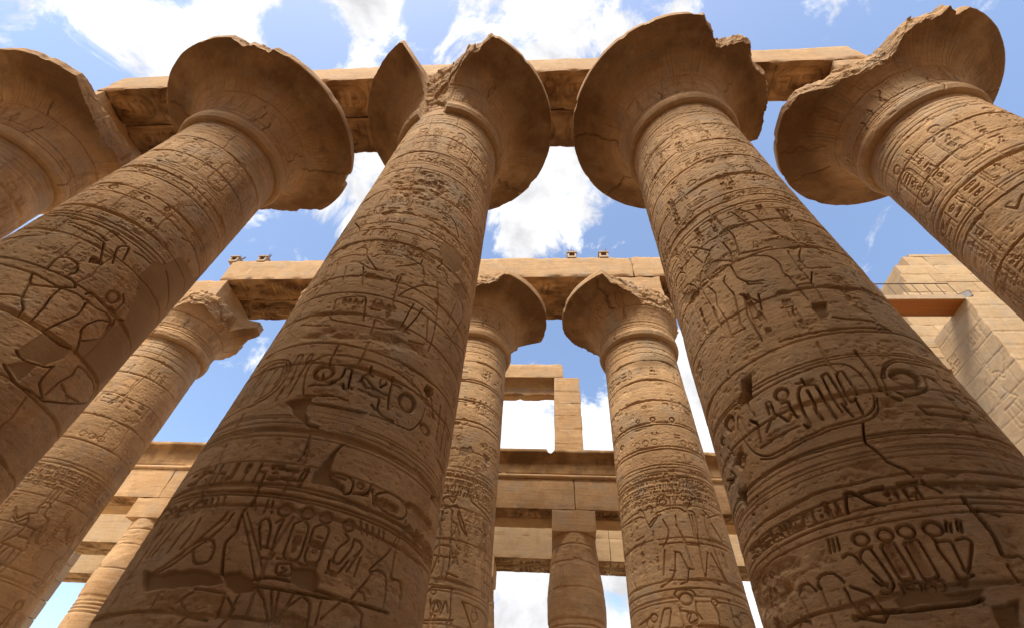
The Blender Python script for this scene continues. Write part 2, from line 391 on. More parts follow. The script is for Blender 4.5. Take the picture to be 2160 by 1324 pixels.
def figure(rel, a, b, w, h, rng, gw, gd, flip=False):
    f = (lambda p: (a+(1-p[0] if flip else p[0])*w, b+p[1]*h))
    for pl in FIG+rng.choice(CROWN): rel.groove([f(p) for p in pl], gw, gd)
    if rng.random() < .5: rel.groove([f((-.1, 0)), f((-.1, .82))], gw*.8, gd*.8)

# ------------------------------------------------------------------ the great columns
YN, YF = 6.354, 15.892
HN, RB, RT = 16.407, 1.781, 1.536
CX = dict(A=(-19.202, YN), B=(-10.895, YN), C=(-3.273, YN), D=(4.26, YN), E=(11.491, YN),
          F=(-18.499, YF), N=(-10.75, YF), G=(-3.509, YF), H=(4.031, YF), K=(11.4, YF))
RREF = 1.66
def rshaft(z): return RB+(RT-RB)*z/HN
def hit(c, px, py):
    """point of column c seen at pixel px,py -> (u, z) on its surface"""
    x, y = CX[c]; v = ray(px, py); v = v/np.linalg.norm(v)
    t = np.linspace(3, 45, 3000)
    g = np.hypot(v[0]*t-x, v[1]*t-y)-rshaft(CZ+v[2]*t)
    k = np.nonzero(g < 0)[0]
    if len(k) and k[0] > 0:
        i = k[0]; f = g[i-1]/(g[i-1]-g[i]); tt = t[i-1]+f*(t[1]-t[0])
    else: tt = t[g.argmin()]
    p = v*tt+np.array([0, 0, CZ])
    return math.atan2(p[0]-x, -(p[1]-y))*RREF, p[2]
ZM = dict(z=(0, 0, 1.), a=(560, 260, 2.648), b=(1320, 220, 2.648), c=(1640, 120, 2.363), d=(1240, 860, 2.853), g=(0, 360, 2.648),
          h=(400, 700, 3.679), i=(1500, 740, 3.153), j=(300, 900, 3.122), k=(1480, 900, 3.122), e=(860, 660, 1.994))
def _L(zk, w, d, *lines): return [(zk, 'l', w, d, list(l)) for l in lines]
def _O(zk, d, *os): return [(zk, 'o', o, d) for o in os]
def _P(zk, kw, *ps): return [(zk, 'p', kw, list(p)) for p in ps]
def _R(zk, w, d, *ps): return [(zk, 'r', w, d, [p]) for p in ps]
FLAT = dict(mode='flat', d=.012, bevel=.02, patch=.95, tone=-.03)
SUNK = dict(mode='flat', d=.06, bevel=.025, patch=.9, tone=-.06, rough=.05)
HOLE = dict(d=.5, bevel=.025)
ERO = dict(mode='erode', d=.05, bevel=.15)
TRACE = {}
TRACE['C'] = (
 # upper shaft: joints, worn band, text, the two figures
 _R('a', .022, .035, (880, 105), (900, 212)) + _R('a', .035, .06, (700, 552)) + _R('a', .04, .07, (430, 945)) + _R('a', .03, .05, (450, 1235), (560, 600), (640, 650))
 + _P('a', ERO, [(640, 350), (720, 290), (900, 265), (1010, 300), (1060, 380), (930, 450), (760, 420)], [(160, 1200), (360, 1130), (560, 1150), (740, 1160), (900, 1240), (900, 1320), (560, 1240), (250, 1240)])
 + [('a', 'T', (600, 480), (830, 545), 3, .018, .035), ('a', 'T', (840, 510), (1060, 600), 3, .018, .035), ('a', 'T', (560, 580), (690, 640), 2, .018, .03), ('a', 'T', (790, 570), (900, 620), 2, .018, .03), ('a', 'T', (600, 985), (710, 1100), 2, .018, .035), ('a', 'T', (430, 980), (530, 1050), 2, .018, .035), ('a', 'T', (690, 835), (770, 970), 1, .018, .035), ('a', 'T', (1080, 400), (1150, 560), 2, .018, .03)]
 + _L('a', .028, .06, [(905, 710), (930, 700), (970, 715), (990, 750), (985, 790), (960, 810), (1000, 830), (1020, 870)], [(880, 760), (870, 785)], [(765, 735), (800, 750), (850, 780), (880, 800)], [(735, 800), (790, 795), (850, 785)], [(790, 705), (830, 740), (860, 745)],
   [(880, 800), (890, 850), (885, 890), (905, 900)], [(740, 965), (800, 930), (880, 905), (960, 920)], [(740, 965), (830, 990), (950, 1075)], [(960, 895), (965, 1000), (955, 1100), (935, 1200), (910, 1270)], [(830, 1010), (800, 1060), (760, 1130), (740, 1150)], [(880, 1035), (840, 1090), (770, 1165)],
   [(360, 1080), (370, 1095), (440, 1110), (560, 1130), (660, 1145), (745, 1148)], [(200, 1125), (280, 1128), (360, 1130)], [(800, 1210), (890, 1235)], [(908, 1080), (900, 1230)], [(390, 990), (365, 1080)], [(395, 985), (470, 970), (550, 970), (560, 1000), (545, 1100)],
   [(1060, 1010), (1020, 1120)], [(1010, 870), (1020, 900), (1075, 960), (1100, 1020), (1100, 1090), (1050, 1180), (1030, 1260)], [(1000, 1190), (1050, 1220), (1110, 1290)], [(1135, 1140), (1112, 1180), (1105, 1320)], [(500, 710), (540, 695), (570, 705), (565, 740), (600, 790), (620, 815), (660, 825)], [(530, 780), (580, 810), (625, 822)],
   [(385, 775), (430, 750), (500, 735), (530, 740)], [(400, 780), (390, 830), (330, 900), (250, 990), (180, 1080), (130, 1150)], [(370, 790), (350, 850), (280, 930), (200, 1040), (120, 1140)], [(340, 830), (300, 890), (230, 970)], [(610, 745), (640, 732), (700, 735), (760, 745)], [(510, 860), (560, 830)], [(430, 880), (450, 800)], [(540, 900), (545, 800)],
   [(1140, 690), (1165, 760), (1170, 840)], [(1110, 790), (1160, 860), (1165, 920)], [(480, 560), (500, 540), (550, 520)], [(420, 640), (470, 600)], [(1030, 520), (1060, 560), (1080, 640)], [(500, 560), (520, 580), (515, 640)])
 + _P('a', FLAT, [(970, 690), (995, 655), (1060, 690), (1110, 770), (1085, 835), (1030, 840), (992, 790)], [(1045, 900), (1110, 890), (1135, 930), (1110, 1000), (1070, 960)])
 # big cartouche register
 + _R('h', .02, .05, (900, 92)) + _R('h', .018, .022, (620, 640), (620, 665), (620, 700), (620, 735), (620, 770), (640, 800), (1700, 1060), (560, 1000), (430, 1250)) + _R('h', .03, .06, (430, 1165))
 + _L('h', .024, .06, [(880, 480), (880, 440), (885, 390), (905, 310), (950, 240), (1010, 195), (1100, 175), (1200, 180), (1330, 205), (1480, 250), (1600, 305), (1700, 370), (1770, 440), (1810, 510), (1825, 590), (1800, 680), (1740, 745), (1690, 755), (1560, 700), (1470, 660), (1400, 640)],
   [(330, 590), (420, 450), (480, 350), (540, 280), (620, 230), (700, 210), (750, 215), (778, 245), (750, 340), (690, 430), (610, 500), (500, 560), (400, 600), (270, 680)], [(350, 600), (440, 460), (500, 365), (560, 300), (640, 250), (715, 230), (745, 240), (740, 300), (680, 400), (600, 480), (500, 540)],
   [(560, 470), (640, 330), (700, 265), (725, 270), (700, 340), (650, 410)], [(530, 520), (600, 400), (640, 320), (655, 275), (635, 275), (590, 330), (540, 400)], [(450, 545), (520, 420), (560, 370)], [(430, 540), (490, 440), (540, 360)], [(380, 580), (470, 440), (520, 380)], [(500, 340), (570, 320)], [(515, 360), (560, 335)],
   [(790, 290), (840, 185), (875, 172), (860, 220), (760, 420)], [(880, 260), (930, 180), (955, 170), (940, 210), (840, 340)], [(700, 480), (735, 420)], [(660, 530), (720, 440)], [(870, 310), (760, 500)])
 + _L('h', .036, .10, [(1100, 378), (1150, 370), (1190, 330), (1208, 285), (1260, 290), (1245, 350), (1235, 420)], [(920, 418), (970, 405), (1050, 410), (1130, 385)], [(1190, 400), (1195, 432), (1225, 440)], [(1235, 420), (1258, 440)], [(1410, 265), (1408, 300)], [(1340, 340), (1390, 322), (1420, 345)],
   [(1320, 380), (1345, 350), (1375, 365), (1420, 420), (1480, 465), (1530, 490)], [(1310, 440), (1380, 470), (1470, 510), (1460, 600), (1500, 650), (1580, 690)], [(1410, 560), (1440, 600)], [(1370, 430), (1440, 440)], [(1340, 380), (1370, 430)], [(1480, 425), (1530, 400)], [(1565, 350), (1570, 400), (1640, 432)], [(1580, 345), (1592, 385)], [(1570, 400), (1550, 490), (1540, 600)],
   [(1870, 500), (1885, 580), (1900, 665)], [(1945, 570), (1938, 700), (1920, 825)], [(1990, 670), (1960, 820), (1950, 920)], [(2000, 790), (1985, 870), (1975, 960)])
 + _L('h', .02, .05, [(1475, 390), (1485, 368), (1505, 362), (1525, 378), (1525, 402), (1505, 416), (1485, 410), (1475, 390)])
 + _O('h', .12, ((1040, 310), (90, 66)), ((1690, 545), (80, 84)), ((1830, 755), (50, 46))) + _P('h', dict(d=.16, bevel=.03), [(1015, 330), (1040, 290), (1050, 340), (1030, 370)], [(1770, 840), (1800, 850), (1815, 910), (1790, 860)], [(1212, 768), (1222, 755), (1236, 765), (1226, 780)])
 + _P('h', HOLE, [(1815, 445), (1840, 400), (1892, 440), (1892, 490), (1850, 515)], [(1862, 1285), (1886, 1228), (1903, 1280), (1886, 1330)], [(1905, 970), (1940, 1000), (1975, 1080), (1985, 1140), (1950, 1060)])
 + _P('h', SUNK, [(740, 540), (790, 515), (945, 498), (945, 545), (905, 620), (930, 690), (1000, 735), (985, 765), (900, 720), (800, 650), (760, 580)])
 + _P('h', dict(mode='flat', d=.02, bevel=.02, patch=.2, tone=.05, rough=.04), [(945, 550), (1200, 590), (1370, 628), (1335, 700), (1250, 772), (1060, 770), (1000, 720), (930, 680), (905, 620)])
 + _L('h', .03, .10, [(880, 488), (1000, 485), (1110, 492), (1225, 528)], [(945, 548), (1080, 566), (1200, 590), (1372, 628)]) + _L('h', .014, .025, [(1160, 620), (1130, 730)], [(950, 610), (1330, 690)], [(960, 650), (1320, 730)])
 + _P('h', SUNK, [(960, 1085), (1000, 1040), (1120, 910), (1205, 855), (1300, 765), (1340, 705), (1300, 780), (1210, 870), (1140, 960), (1105, 1060), (1105, 1120), (1180, 1180), (1200, 1250), (1100, 1205), (930, 1170)])
 + _L('h', .03, .07, [(420, 640), (370, 720), (310, 830), (270, 900), (235, 1010)], [(1160, 95), (1120, 160), (1100, 200), (1085, 245)]) + _L('h', .02, .05, [(940, 760), (910, 870), (870, 960), (838, 1000)])
 # glyph band and the frieze of cartouches with sun discs
 + [('h', 'B', (-20, 1200), (940, 1150), (430, 1165), (560, 1000), .016, .06), ('j', 'B', (1740, 560), (1960, 700), (1000, 450), (900, 330), .016, .05)]
 + _L('h', .03, .08, [(1110, 1085), (1230, 1120), (1270, 1170), (1250, 1240), (1200, 1250), (1190, 1190)], [(1100, 1105), (1210, 1140)], [(1270, 1250), (1390, 1245)], [(1410, 1180), (1390, 1250)], [(1290, 1250), (1380, 1270)]) + _O('h', .09, ((1325, 1190), (34, 32)))
 + _L('j', .03, .07, [(1540, 480), (1550, 440), (1620, 430), (1690, 470), (1730, 520), (1735, 580), (1700, 605), (1600, 560), (1540, 490)], [(1520, 410), (1525, 500)]) + [('j', 'R', (1560, 470), (1680, 560), .03, .07), ('j', 'R', (1740, 520), (1900, 640), .03, .06)]
 + _R('j', .02, .05, (1000, 480)) + _R('j', .025, .06, (900, 395), (1000, 450))
 + _O('j', .09, ((940, 540), (60, 50)), ((1090, 560), (54, 50)), ((1215, 592), (52, 46)), ((1365, 645), (48, 46)), ((360, 520), (38, 42)), ((255, 550), (30, 40)), ((180, 572), (24, 36)), ((120, 595), (20, 32)))
 + _L('j', .018, .03, [(660, 580), (700, 760), (740, 990)], [(690, 560), (770, 850), (805, 1000)]) + _L('j', .027, .045, [(775, 800), (770, 640), (790, 610), (825, 600), (842, 650), (820, 780)], [(790, 780), (850, 800), (870, 780)], [(880, 625), (930, 600), (900, 660), (860, 770), (850, 850)], [(780, 855), (850, 860), (865, 830)],
   [(1000, 630), (1060, 612), (1095, 650), (1080, 720), (1030, 860), (950, 862), (930, 830), (960, 740), (1000, 630)], [(1130, 660), (1190, 640), (1232, 670), (1210, 750), (1160, 880), (1090, 887), (1070, 850), (1100, 760), (1130, 660)], [(885, 860), (1010, 882), (1060, 902), (1150, 908)],
   [(890, 895), (982, 900), (970, 972), (880, 957), (890, 895)], [(920, 920), (950, 940), (900, 960)], [(1340, 700), (1360, 740), (1290, 800), (1260, 880), (1300, 895), (1380, 800), (1400, 740), (1440, 760), (1450, 800), (1400, 850)], [(1240, 870), (1230, 930), (1290, 960), (1360, 880)], [(1210, 950), (1270, 975)], [(1430, 830), (1350, 950)], [(1440, 860), (1400, 980)],
   [(1500, 955), (1560, 940), (1600, 970), (1612, 1050), (1590, 1195)], [(1650, 1000), (1700, 1020), (1712, 1090), (1692, 1195)], [(1520, 960), (1440, 1060), (1380, 1130)], [(1420, 1070), (1460, 1090), (1470, 1140)], [(1680, 720), (1620, 830), (1500, 940)], [(1700, 700), (1660, 860), (1640, 990)],
   [(560, 560), (480, 640), (330, 770), (160, 900), (60, 960)], [(600, 570), (500, 680), (380, 770), (200, 900), (110, 950)], [(330, 620), (240, 720), (160, 830)], [(380, 600), (330, 700), (250, 800)], [(250, 620), (170, 720), (60, 850)], [(200, 640), (120, 740), (30, 860)], [(150, 650), (70, 750), (10, 840)], [(340, 770), (400, 735), (460, 745), (470, 800), (430, 880), (340, 890), (330, 800)],
   [(830, 480), (800, 560)], [(860, 490), (850, 560)], [(740, 470), (745, 540)], [(1440, 620), (1450, 700)], [(1480, 640), (1485, 710)], [(1520, 660), (1520, 730)], [(1560, 680), (1555, 750)], [(1590, 690), (1590, 750)], [(420, 470), (410, 530)], [(460, 460), (445, 530)], [(500, 460), (490, 530)], [(545, 455), (530, 510)])
 + [('j', 'T', (985, 655), (1055, 840), 1, .022, .05), ('j', 'T', (1115, 680), (1190, 870), 1, .022, .05)]
 + _P('j', SUNK, [(975, 905), (1150, 920), (1175, 1000), (1160, 1075), (1270, 1115), (1110, 1085), (965, 1025), (980, 960)], [(520, 965), (640, 930), (720, 1000), (745, 1085), (600, 1105), (540, 1060)], [(0, 930), (110, 960), (330, 920), (520, 960), (540, 1040), (300, 1060), (0, 1080)])
 + _L('j', .032, .07, [(770, 370), (740, 470), (660, 560), (610, 690), (540, 770), (520, 960)], [(730, 1000), (800, 988), (880, 990), (970, 1012)], [(730, 1040), (900, 1065), (1120, 1105), (1350, 1145), (1620, 1225)], [(1160, 1070), (1260, 1105), (1350, 1140)], [(390, 480), (400, 400)])
 + _L('j', .024, .035, [(740, 1040), (800, 1130), (830, 1300)], [(850, 1300), (930, 1200), (1060, 1110)], [(1060, 1110), (1110, 1160), (1090, 1300)], [(850, 1060), (850, 1280)], [(900, 1070), (860, 1290)], [(1000, 1090), (880, 1300)], [(560, 1120), (600, 1200), (500, 1320)], [(640, 1090), (560, 1240)], [(1380, 1160), (1450, 1230), (1440, 1320)], [(1180, 1150), (1140, 1300)], [(1300, 1160), (1180, 1260)],
   [(340, 1060), (480, 1080), (540, 1100), (480, 1250)], [(200, 1150), (330, 1080)], [(160, 1180), (300, 1240), (420, 1270)], [(100, 1100), (20, 1230)], [(240, 1130), (290, 1230), (230, 1290)])
 + _P('j', ERO, [(40, 1010), (300, 1040), (560, 1110), (600, 1320), (100, 1322), (-40, 1220)], [(760, 1090), (1110, 1130), (1150, 1320), (600, 1322), (620, 1150)], [(420, 560), (600, 540), (590, 640), (430, 700)], [(1120, 1140), (1450, 1200), (1450, 1320), (1150, 1320)])
)
TRACE['D'] = (
 _R('b', .02, .04, (450, 100), (460, 130)) + _R('b', .03, .05, (500, 290)) + _R('b', .03, .06, (560, 500), (700, 540)) + _R('b', .02, .05, (700, 555), (700, 590))
 + _P('b', ERO, [(370, 330), (480, 290), (640, 280), (600, 330), (450, 340)], [(1130, 960), (1240, 960), (1330, 1100), (1400, 1190), (1290, 1180), (1200, 1080)])
 + _L('b', .03, .07, [(365, 800), (400, 803), (440, 812), (470, 815), (490, 795)], [(360, 825), (380, 850), (430, 888)], [(285, 1020), (290, 970), (310, 942), (335, 950), (330, 990), (300, 1030)], [(330, 1030), (350, 1008), (375, 1012), (398, 1035)], [(420, 1025), (415, 960), (440, 905), (520, 870), (600, 880)],
   [(415, 1010), (445, 975), (520, 920), (580, 900), (620, 965), (670, 990), (720, 992), (770, 985)], [(670, 988), (685, 1008), (765, 1002)], [(600, 880), (700, 850), (800, 850), (860, 890), (880, 940), (910, 962), (960, 1020), (1020, 1092)], [(630, 840), (720, 822), (820, 798)], [(630, 836), (720, 818), (820, 795)], [(580, 820), (600, 880)], [(540, 770), (590, 830)], [(505, 745), (560, 690), (640, 672), (720, 660)], [(500, 752), (560, 697), (630, 680)], [(560, 690), (600, 730), (640, 840)],
   [(570, 612), (590, 602), (660, 650), (740, 702)], [(635, 590), (700, 610), (800, 690), (880, 740), (945, 762)], [(620, 592), (645, 580)], [(905, 820), (960, 900), (1020, 970), (1052, 1012)], [(985, 792), (970, 850), (1010, 912), (1060, 917), (1145, 913)], [(870, 780), (960, 772), (1050, 800), (1150, 850)], [(930, 720), (972, 762)], [(1050, 1010), (1105, 1092)], [(1040, 940), (1040, 1000), (960, 1010)],
   [(555, 960), (550, 1000), (600, 1060), (622, 1130), (640, 1220), (662, 1252)], [(590, 1290), (640, 1262), (668, 1250)], [(460, 1020), (500, 1060), (512, 1130), (560, 1200), (592, 1300)], [(420, 1030), (470, 1120), (520, 1235)], [(370, 1090), (402, 1180), (432, 1295)], [(320, 1182), (352, 1232), (378, 1322)], [(310, 1100), (330, 1180)], [(480, 800), (440, 890)], [(340, 870), (335, 930)],
   [(340, 450), (360, 425), (390, 420)], [(345, 465), (385, 440), (395, 425)], [(410, 505), (430, 482), (455, 480)], [(380, 560), (440, 520)], [(375, 575), (450, 530)], [(640, 350), (690, 345), (710, 370), (660, 372)], [(470, 395), (510, 378)], [(640, 1062), (760, 1110)], [(860, 1050), (980, 1040)], [(870, 1140), (930, 1120), (935, 1160)], [(660, 1060), (680, 1180), (760, 1320)], [(740, 1060), (760, 1150)])
 + [('b', 'T', (655, 1075), (745, 1180), 1, .025, .06), ('b', 'T', (700, 1180), (830, 1290), 2, .02, .045), ('b', 'T', (270, 815), (325, 930), 1, .02, .05), ('b', 'T', (720, 565), (800, 620), 2, .02, .05), ('b', 'T', (830, 580), (980, 675), 3, .02, .05), ('b', 'T', (460, 650), (540, 690), 2, .02, .05), ('b', 'T', (380, 710), (440, 760), 1, .02, .05), ('b', 'T', (500, 400), (630, 470), 3, .018, .035), ('b', 'T', (230, 550), (310, 660), 2, .018, .035), ('b', 'T', (270, 225), (340, 270), 1, .02, .035), ('b', 'T', (440, 150), (490, 190), 1, .02, .035), ('b', 'T', (690, 400), (740, 430), 1, .018, .03), ('b', 'T', (870, 1100), (1020, 1250), 2, .018, .03), ('b', 'T', (420, 1140), (460, 1290), 1, .018, .04), ('b', 'T', (490, 1130), (540, 1280), 1, .018, .04)]
 + _L('b', .045, .10, [(1160, 1188), (1240, 1200), (1380, 1215), (1480, 1268)], [(860, 1322), (1000, 1285), (1200, 1255), (1450, 1258)]) + _L('b', .02, .05, [(1130, 960), (1190, 960), (1240, 1000)], [(1150, 990), (1220, 1005)], [(1200, 1030), (1290, 1060)], [(1220, 1060), (1310, 1090)], [(1260, 1090), (1350, 1130)], [(1290, 1120), (1370, 1170)])
 + _P('b', SUNK, [(1030, 1105), (1125, 1100), (1140, 1170), (1100, 1205), (1040, 1140)]) + _P('b', dict(mode='flat', d=.02, bevel=.04, tone=-.22, patch=.4, rough=.1), [(760, 765), (850, 740), (900, 750), (980, 790), (950, 820), (860, 800), (790, 790)], [(480, 880), (520, 865), (545, 875), (520, 910), (470, 960), (430, 990), (440, 930)], [(310, 1060), (400, 1030), (410, 1060), (330, 1130)])
 # cartouche register
 + _R('i', .02, .05, (450, 150), (450, 172)) + _R('i', .022, .055, (600, 688), (600, 705)) + _R('i', .016, .016, (600, 740), (600, 790), (600, 830), (600, 870), (420, 900)) + _R('i', .022, .05, (620, 1065), (600, 1185))
 + _L('i', .026, .06, [(180, 520), (175, 440), (195, 370), (300, 290), (480, 190), (680, 110), (800, 85), (900, 90), (970, 130), (1040, 210), (1085, 300), (1085, 370), (1040, 420), (940, 460), (800, 495), (650, 560), (480, 650), (400, 690), (340, 695), (280, 670), (220, 600), (180, 520)], [(1105, 310), (1112, 390), (1060, 450), (950, 485), (800, 522), (650, 585), (490, 672), (410, 712), (330, 718)],
   [(1200, 300), (1140, 180), (1140, 130), (1160, 80), (1220, 55), (1330, 65), (1480, 95), (1640, 160)], [(1160, 180), (1158, 130), (1175, 95), (1225, 72), (1330, 82), (1470, 112)])
 + _L('i', .035, .10, [(735, 165), (765, 220), (800, 290), (870, 400)], [(735, 165), (755, 152), (780, 155), (850, 260), (900, 345), (880, 360)], [(832, 152), (880, 250), (932, 335), (950, 325)], [(832, 150), (855, 135), (880, 140), (930, 210), (990, 290)], [(870, 350), (945, 432)], [(960, 310), (1012, 412)],
   [(565, 215), (610, 205), (680, 185)], [(600, 185), (625, 220), (672, 192)], [(590, 242), (625, 225), (690, 222)])
 + _L('i', .045, .10, [(590, 240), (580, 290), (600, 380), (655, 480)], [(640, 260), (680, 330), (700, 400), (742, 452)], [(700, 230), (760, 330), (800, 400), (832, 442)], [(470, 345), (510, 335), (525, 380), (565, 435)], [(420, 450), (440, 420), (510, 462), (540, 400)], [(370, 535), (400, 450)], [(300, 470), (315, 530), (330, 605)], [(240, 345), (262, 400), (285, 420)], [(258, 460), (300, 480)], [(370, 370), (385, 420)], [(400, 360), (420, 420)],
   [(330, 642), (400, 600)], [(620, 492), (655, 500), (640, 510)], [(1420, 175), (1445, 240), (1405, 272), (1300, 292), (1240, 270)], [(1405, 165), (1480, 182), (1550, 262)], [(1500, 130), (1540, 190), (1605, 212)], [(1600, 240), (1650, 260), (1705, 345)], [(1560, 300), (1610, 325)], [(1620, 300), (1690, 350)], [(1390, 365), (1500, 370), (1620, 385), (1712, 412)], [(1390, 372), (1450, 412), (1600, 432), (1705, 442)], [(1700, 330), (1790, 420), (1905, 525)], [(1720, 350), (1800, 440)], [(1290, 300), (1380, 280)])
 + _L('i', .016, .05, [(362, 352), (372, 336), (392, 336), (402, 352), (390, 368), (372, 366), (362, 352)], [(370, 385), (410, 375)])
 + _P('i', dict(d=.16, bevel=.03), [(370, 590), (590, 482), (602, 498), (382, 614)]) + _O('i', .13, ((465, 285), (62, 48)), ((118, 482), (42, 70)), ((195, 727), (40, 72)), ((1295, 175), (100, 58)), ((72, 600), (20, 40)))
 + _P('i', dict(d=.7, bevel=.025), [(195, 190), (265, 145), (272, 310), (190, 368), (175, 342), (200, 270)], [(172, 940), (230, 882), (240, 1022), (215, 1060)]) + _P('i', dict(d=.25, bevel=.02), [(290, 955), (308, 955), (308, 975), (290, 975)], [(270, 1075), (290, 1075), (290, 1096), (270, 1096)])
 + _L('i', .04, .09, [(85, 620), (110, 700), (125, 760)], [(110, 640), (150, 700), (160, 760)], [(60, 690), (90, 760), (100, 800)], [(130, 800), (160, 830), (120, 880)], [(100, 860), (150, 850), (110, 930)], [(40, 490), (55, 550)], [(20, 680), (30, 740)])
 + _L('i', .03, .09, [(1010, 470), (1025, 600), (1100, 660), (1180, 735), (1300, 790), (1345, 832)]) + _L('i', .05, .10, [(960, 0), (1080, 150), (1120, 230), (1180, 290), (1265, 322)])
 + _P('i', dict(mode='erode', d=.14, bevel=.1), [(1400, 850), (1680, 858), (2080, 868), (2080, 965), (1700, 960), (1560, 962)]) + _P('i', ERO, [(820, 740), (1060, 700), (1300, 800), (1380, 860), (1200, 900), (1000, 840)], [(1100, 300), (1260, 300), (1400, 420), (1250, 480), (1090, 480)])
 + [('i', 'B', (240, 1260), (880, 1050), (600, 1185), (620, 1065), .016, .06), ('i', 'B', (1160, 970), (1400, 890), (600, 1185), (620, 1065), .016, .06)]
 + _L('i', .04, .10, [(890, 950), (920, 938), (960, 950), (1050, 1000), (1150, 1022)], [(890, 950), (905, 1075)], [(990, 940), (1140, 900)], [(1240, 882), (1370, 862)]) + _O('i', .10, ((1345, 970), (36, 24)), ((435, 1225), (20, 18)), ((750, 1015), (28, 14)))
 # frieze of cobras, discs and cartouches
 + _R('k', .02, .05, (1100, 640), (1200, 560)) + _O('k', .10, ((1045, 735), (68, 52)), ((1205, 705), (70, 50)), ((1345, 680), (74, 52)), ((1525, 665), (80, 57)), ((1060, 1195), (52, 46)), ((445, 970), (20, 28)), ((400, 1010), (18, 40)))
 + _L('k', .03, .06, [(1185, 800), (1195, 765), (1240, 755), (1272, 775), (1392, 970), (1382, 1000), (1330, 1002), (1300, 990), (1185, 800)], [(1335, 770), (1350, 742), (1410, 738), (1440, 760), (1557, 960), (1550, 985), (1490, 1002), (1455, 980), (1335, 770)], [(1310, 1035), (1430, 1020), (1442, 1072), (1340, 1102), (1310, 1035)], [(1465, 1020), (1585, 1008), (1605, 1062), (1490, 1082), (1465, 1020)], [(1340, 1050), (1400, 1055), (1400, 1075)], [(1500, 1035), (1540, 1035), (1545, 1060)],
   [(1120, 785), (1060, 810), (1045, 870), (1130, 960), (1220, 1050)], [(1110, 800), (1160, 870), (1260, 1020), (1240, 1080), (1180, 1090)], [(930, 860), (960, 835), (1010, 850), (1040, 900)], [(1130, 1000), (1180, 1040), (1220, 1030)], [(1520, 722), (1560, 752), (1640, 752), (1680, 820), (1740, 950)], [(1550, 790), (1640, 900), (1700, 1000)], [(1680, 745), (1730, 728), (1782, 762), (1770, 880), (1755, 955), (1720, 930)], [(1680, 990), (1740, 1000), (1790, 970)], [(1690, 1020), (1760, 1025)], [(1545, 760), (1560, 790)],
   [(770, 1065), (768, 1000), (800, 968), (870, 965), (935, 1022)], [(782, 1060), (830, 1180), (880, 1320)], [(940, 1065), (1000, 1190)], [(640, 1110), (650, 1050), (700, 1030), (752, 1080)], [(640, 1110), (690, 1200), (730, 1320)], [(980, 1050), (1100, 1090), (1180, 1190)], [(650, 1320), (660, 1280), (710, 1285), (730, 1320)], [(830, 740), (850, 830)], [(860, 740), (875, 820)], [(890, 730), (905, 810)], [(1610, 620), (1620, 690)], [(1640, 630), (1650, 690)], [(1680, 610), (1690, 680)], [(1710, 620), (1720, 690)],
   [(430, 1070), (440, 1180), (480, 1320)], [(470, 1060), (500, 1180), (550, 1320)], [(380, 1120), (410, 1220), (430, 1320)], [(2000, 850), (2090, 845), (2123, 870)], [(2020, 900), (2060, 980), (2123, 1040)])
 + [('k', 'T', (1215, 780), (1345, 975), 1, .026, .055), ('k', 'T', (1365, 760), (1510, 970), 1, .026, .055)]
 + _L('k', .05, .12, [(1720, 460), (1810, 570), (1920, 700), (1985, 840)], [(1010, 1270), (1080, 1225), (1300, 1210), (1500, 1190), (1750, 1160), (1850, 1128)]) + _L('k', .035, .08, [(1000, 1250), (1200, 1280), (1220, 1230)], [(1450, 350), (1580, 430)], [(1820, 540), (1960, 585)])
 + _P('k', ERO, [(1900, 640), (2050, 640), (2123, 800), (2123, 1060), (2000, 1000), (1960, 820)], [(300, 960), (600, 830), (780, 900), (640, 1040), (560, 1280), (400, 1280)], [(1150, 1220), (1560, 1200), (1560, 1324), (1000, 1324)]) + _P('k', SUNK, [(1380, 1040), (1620, 1080), (1900, 1040), (1860, 1120), (1560, 1170), (1300, 1200), (1240, 1130)], [(1900, 1180), (2123, 1130), (2123, 1324), (1960, 1324)])
)
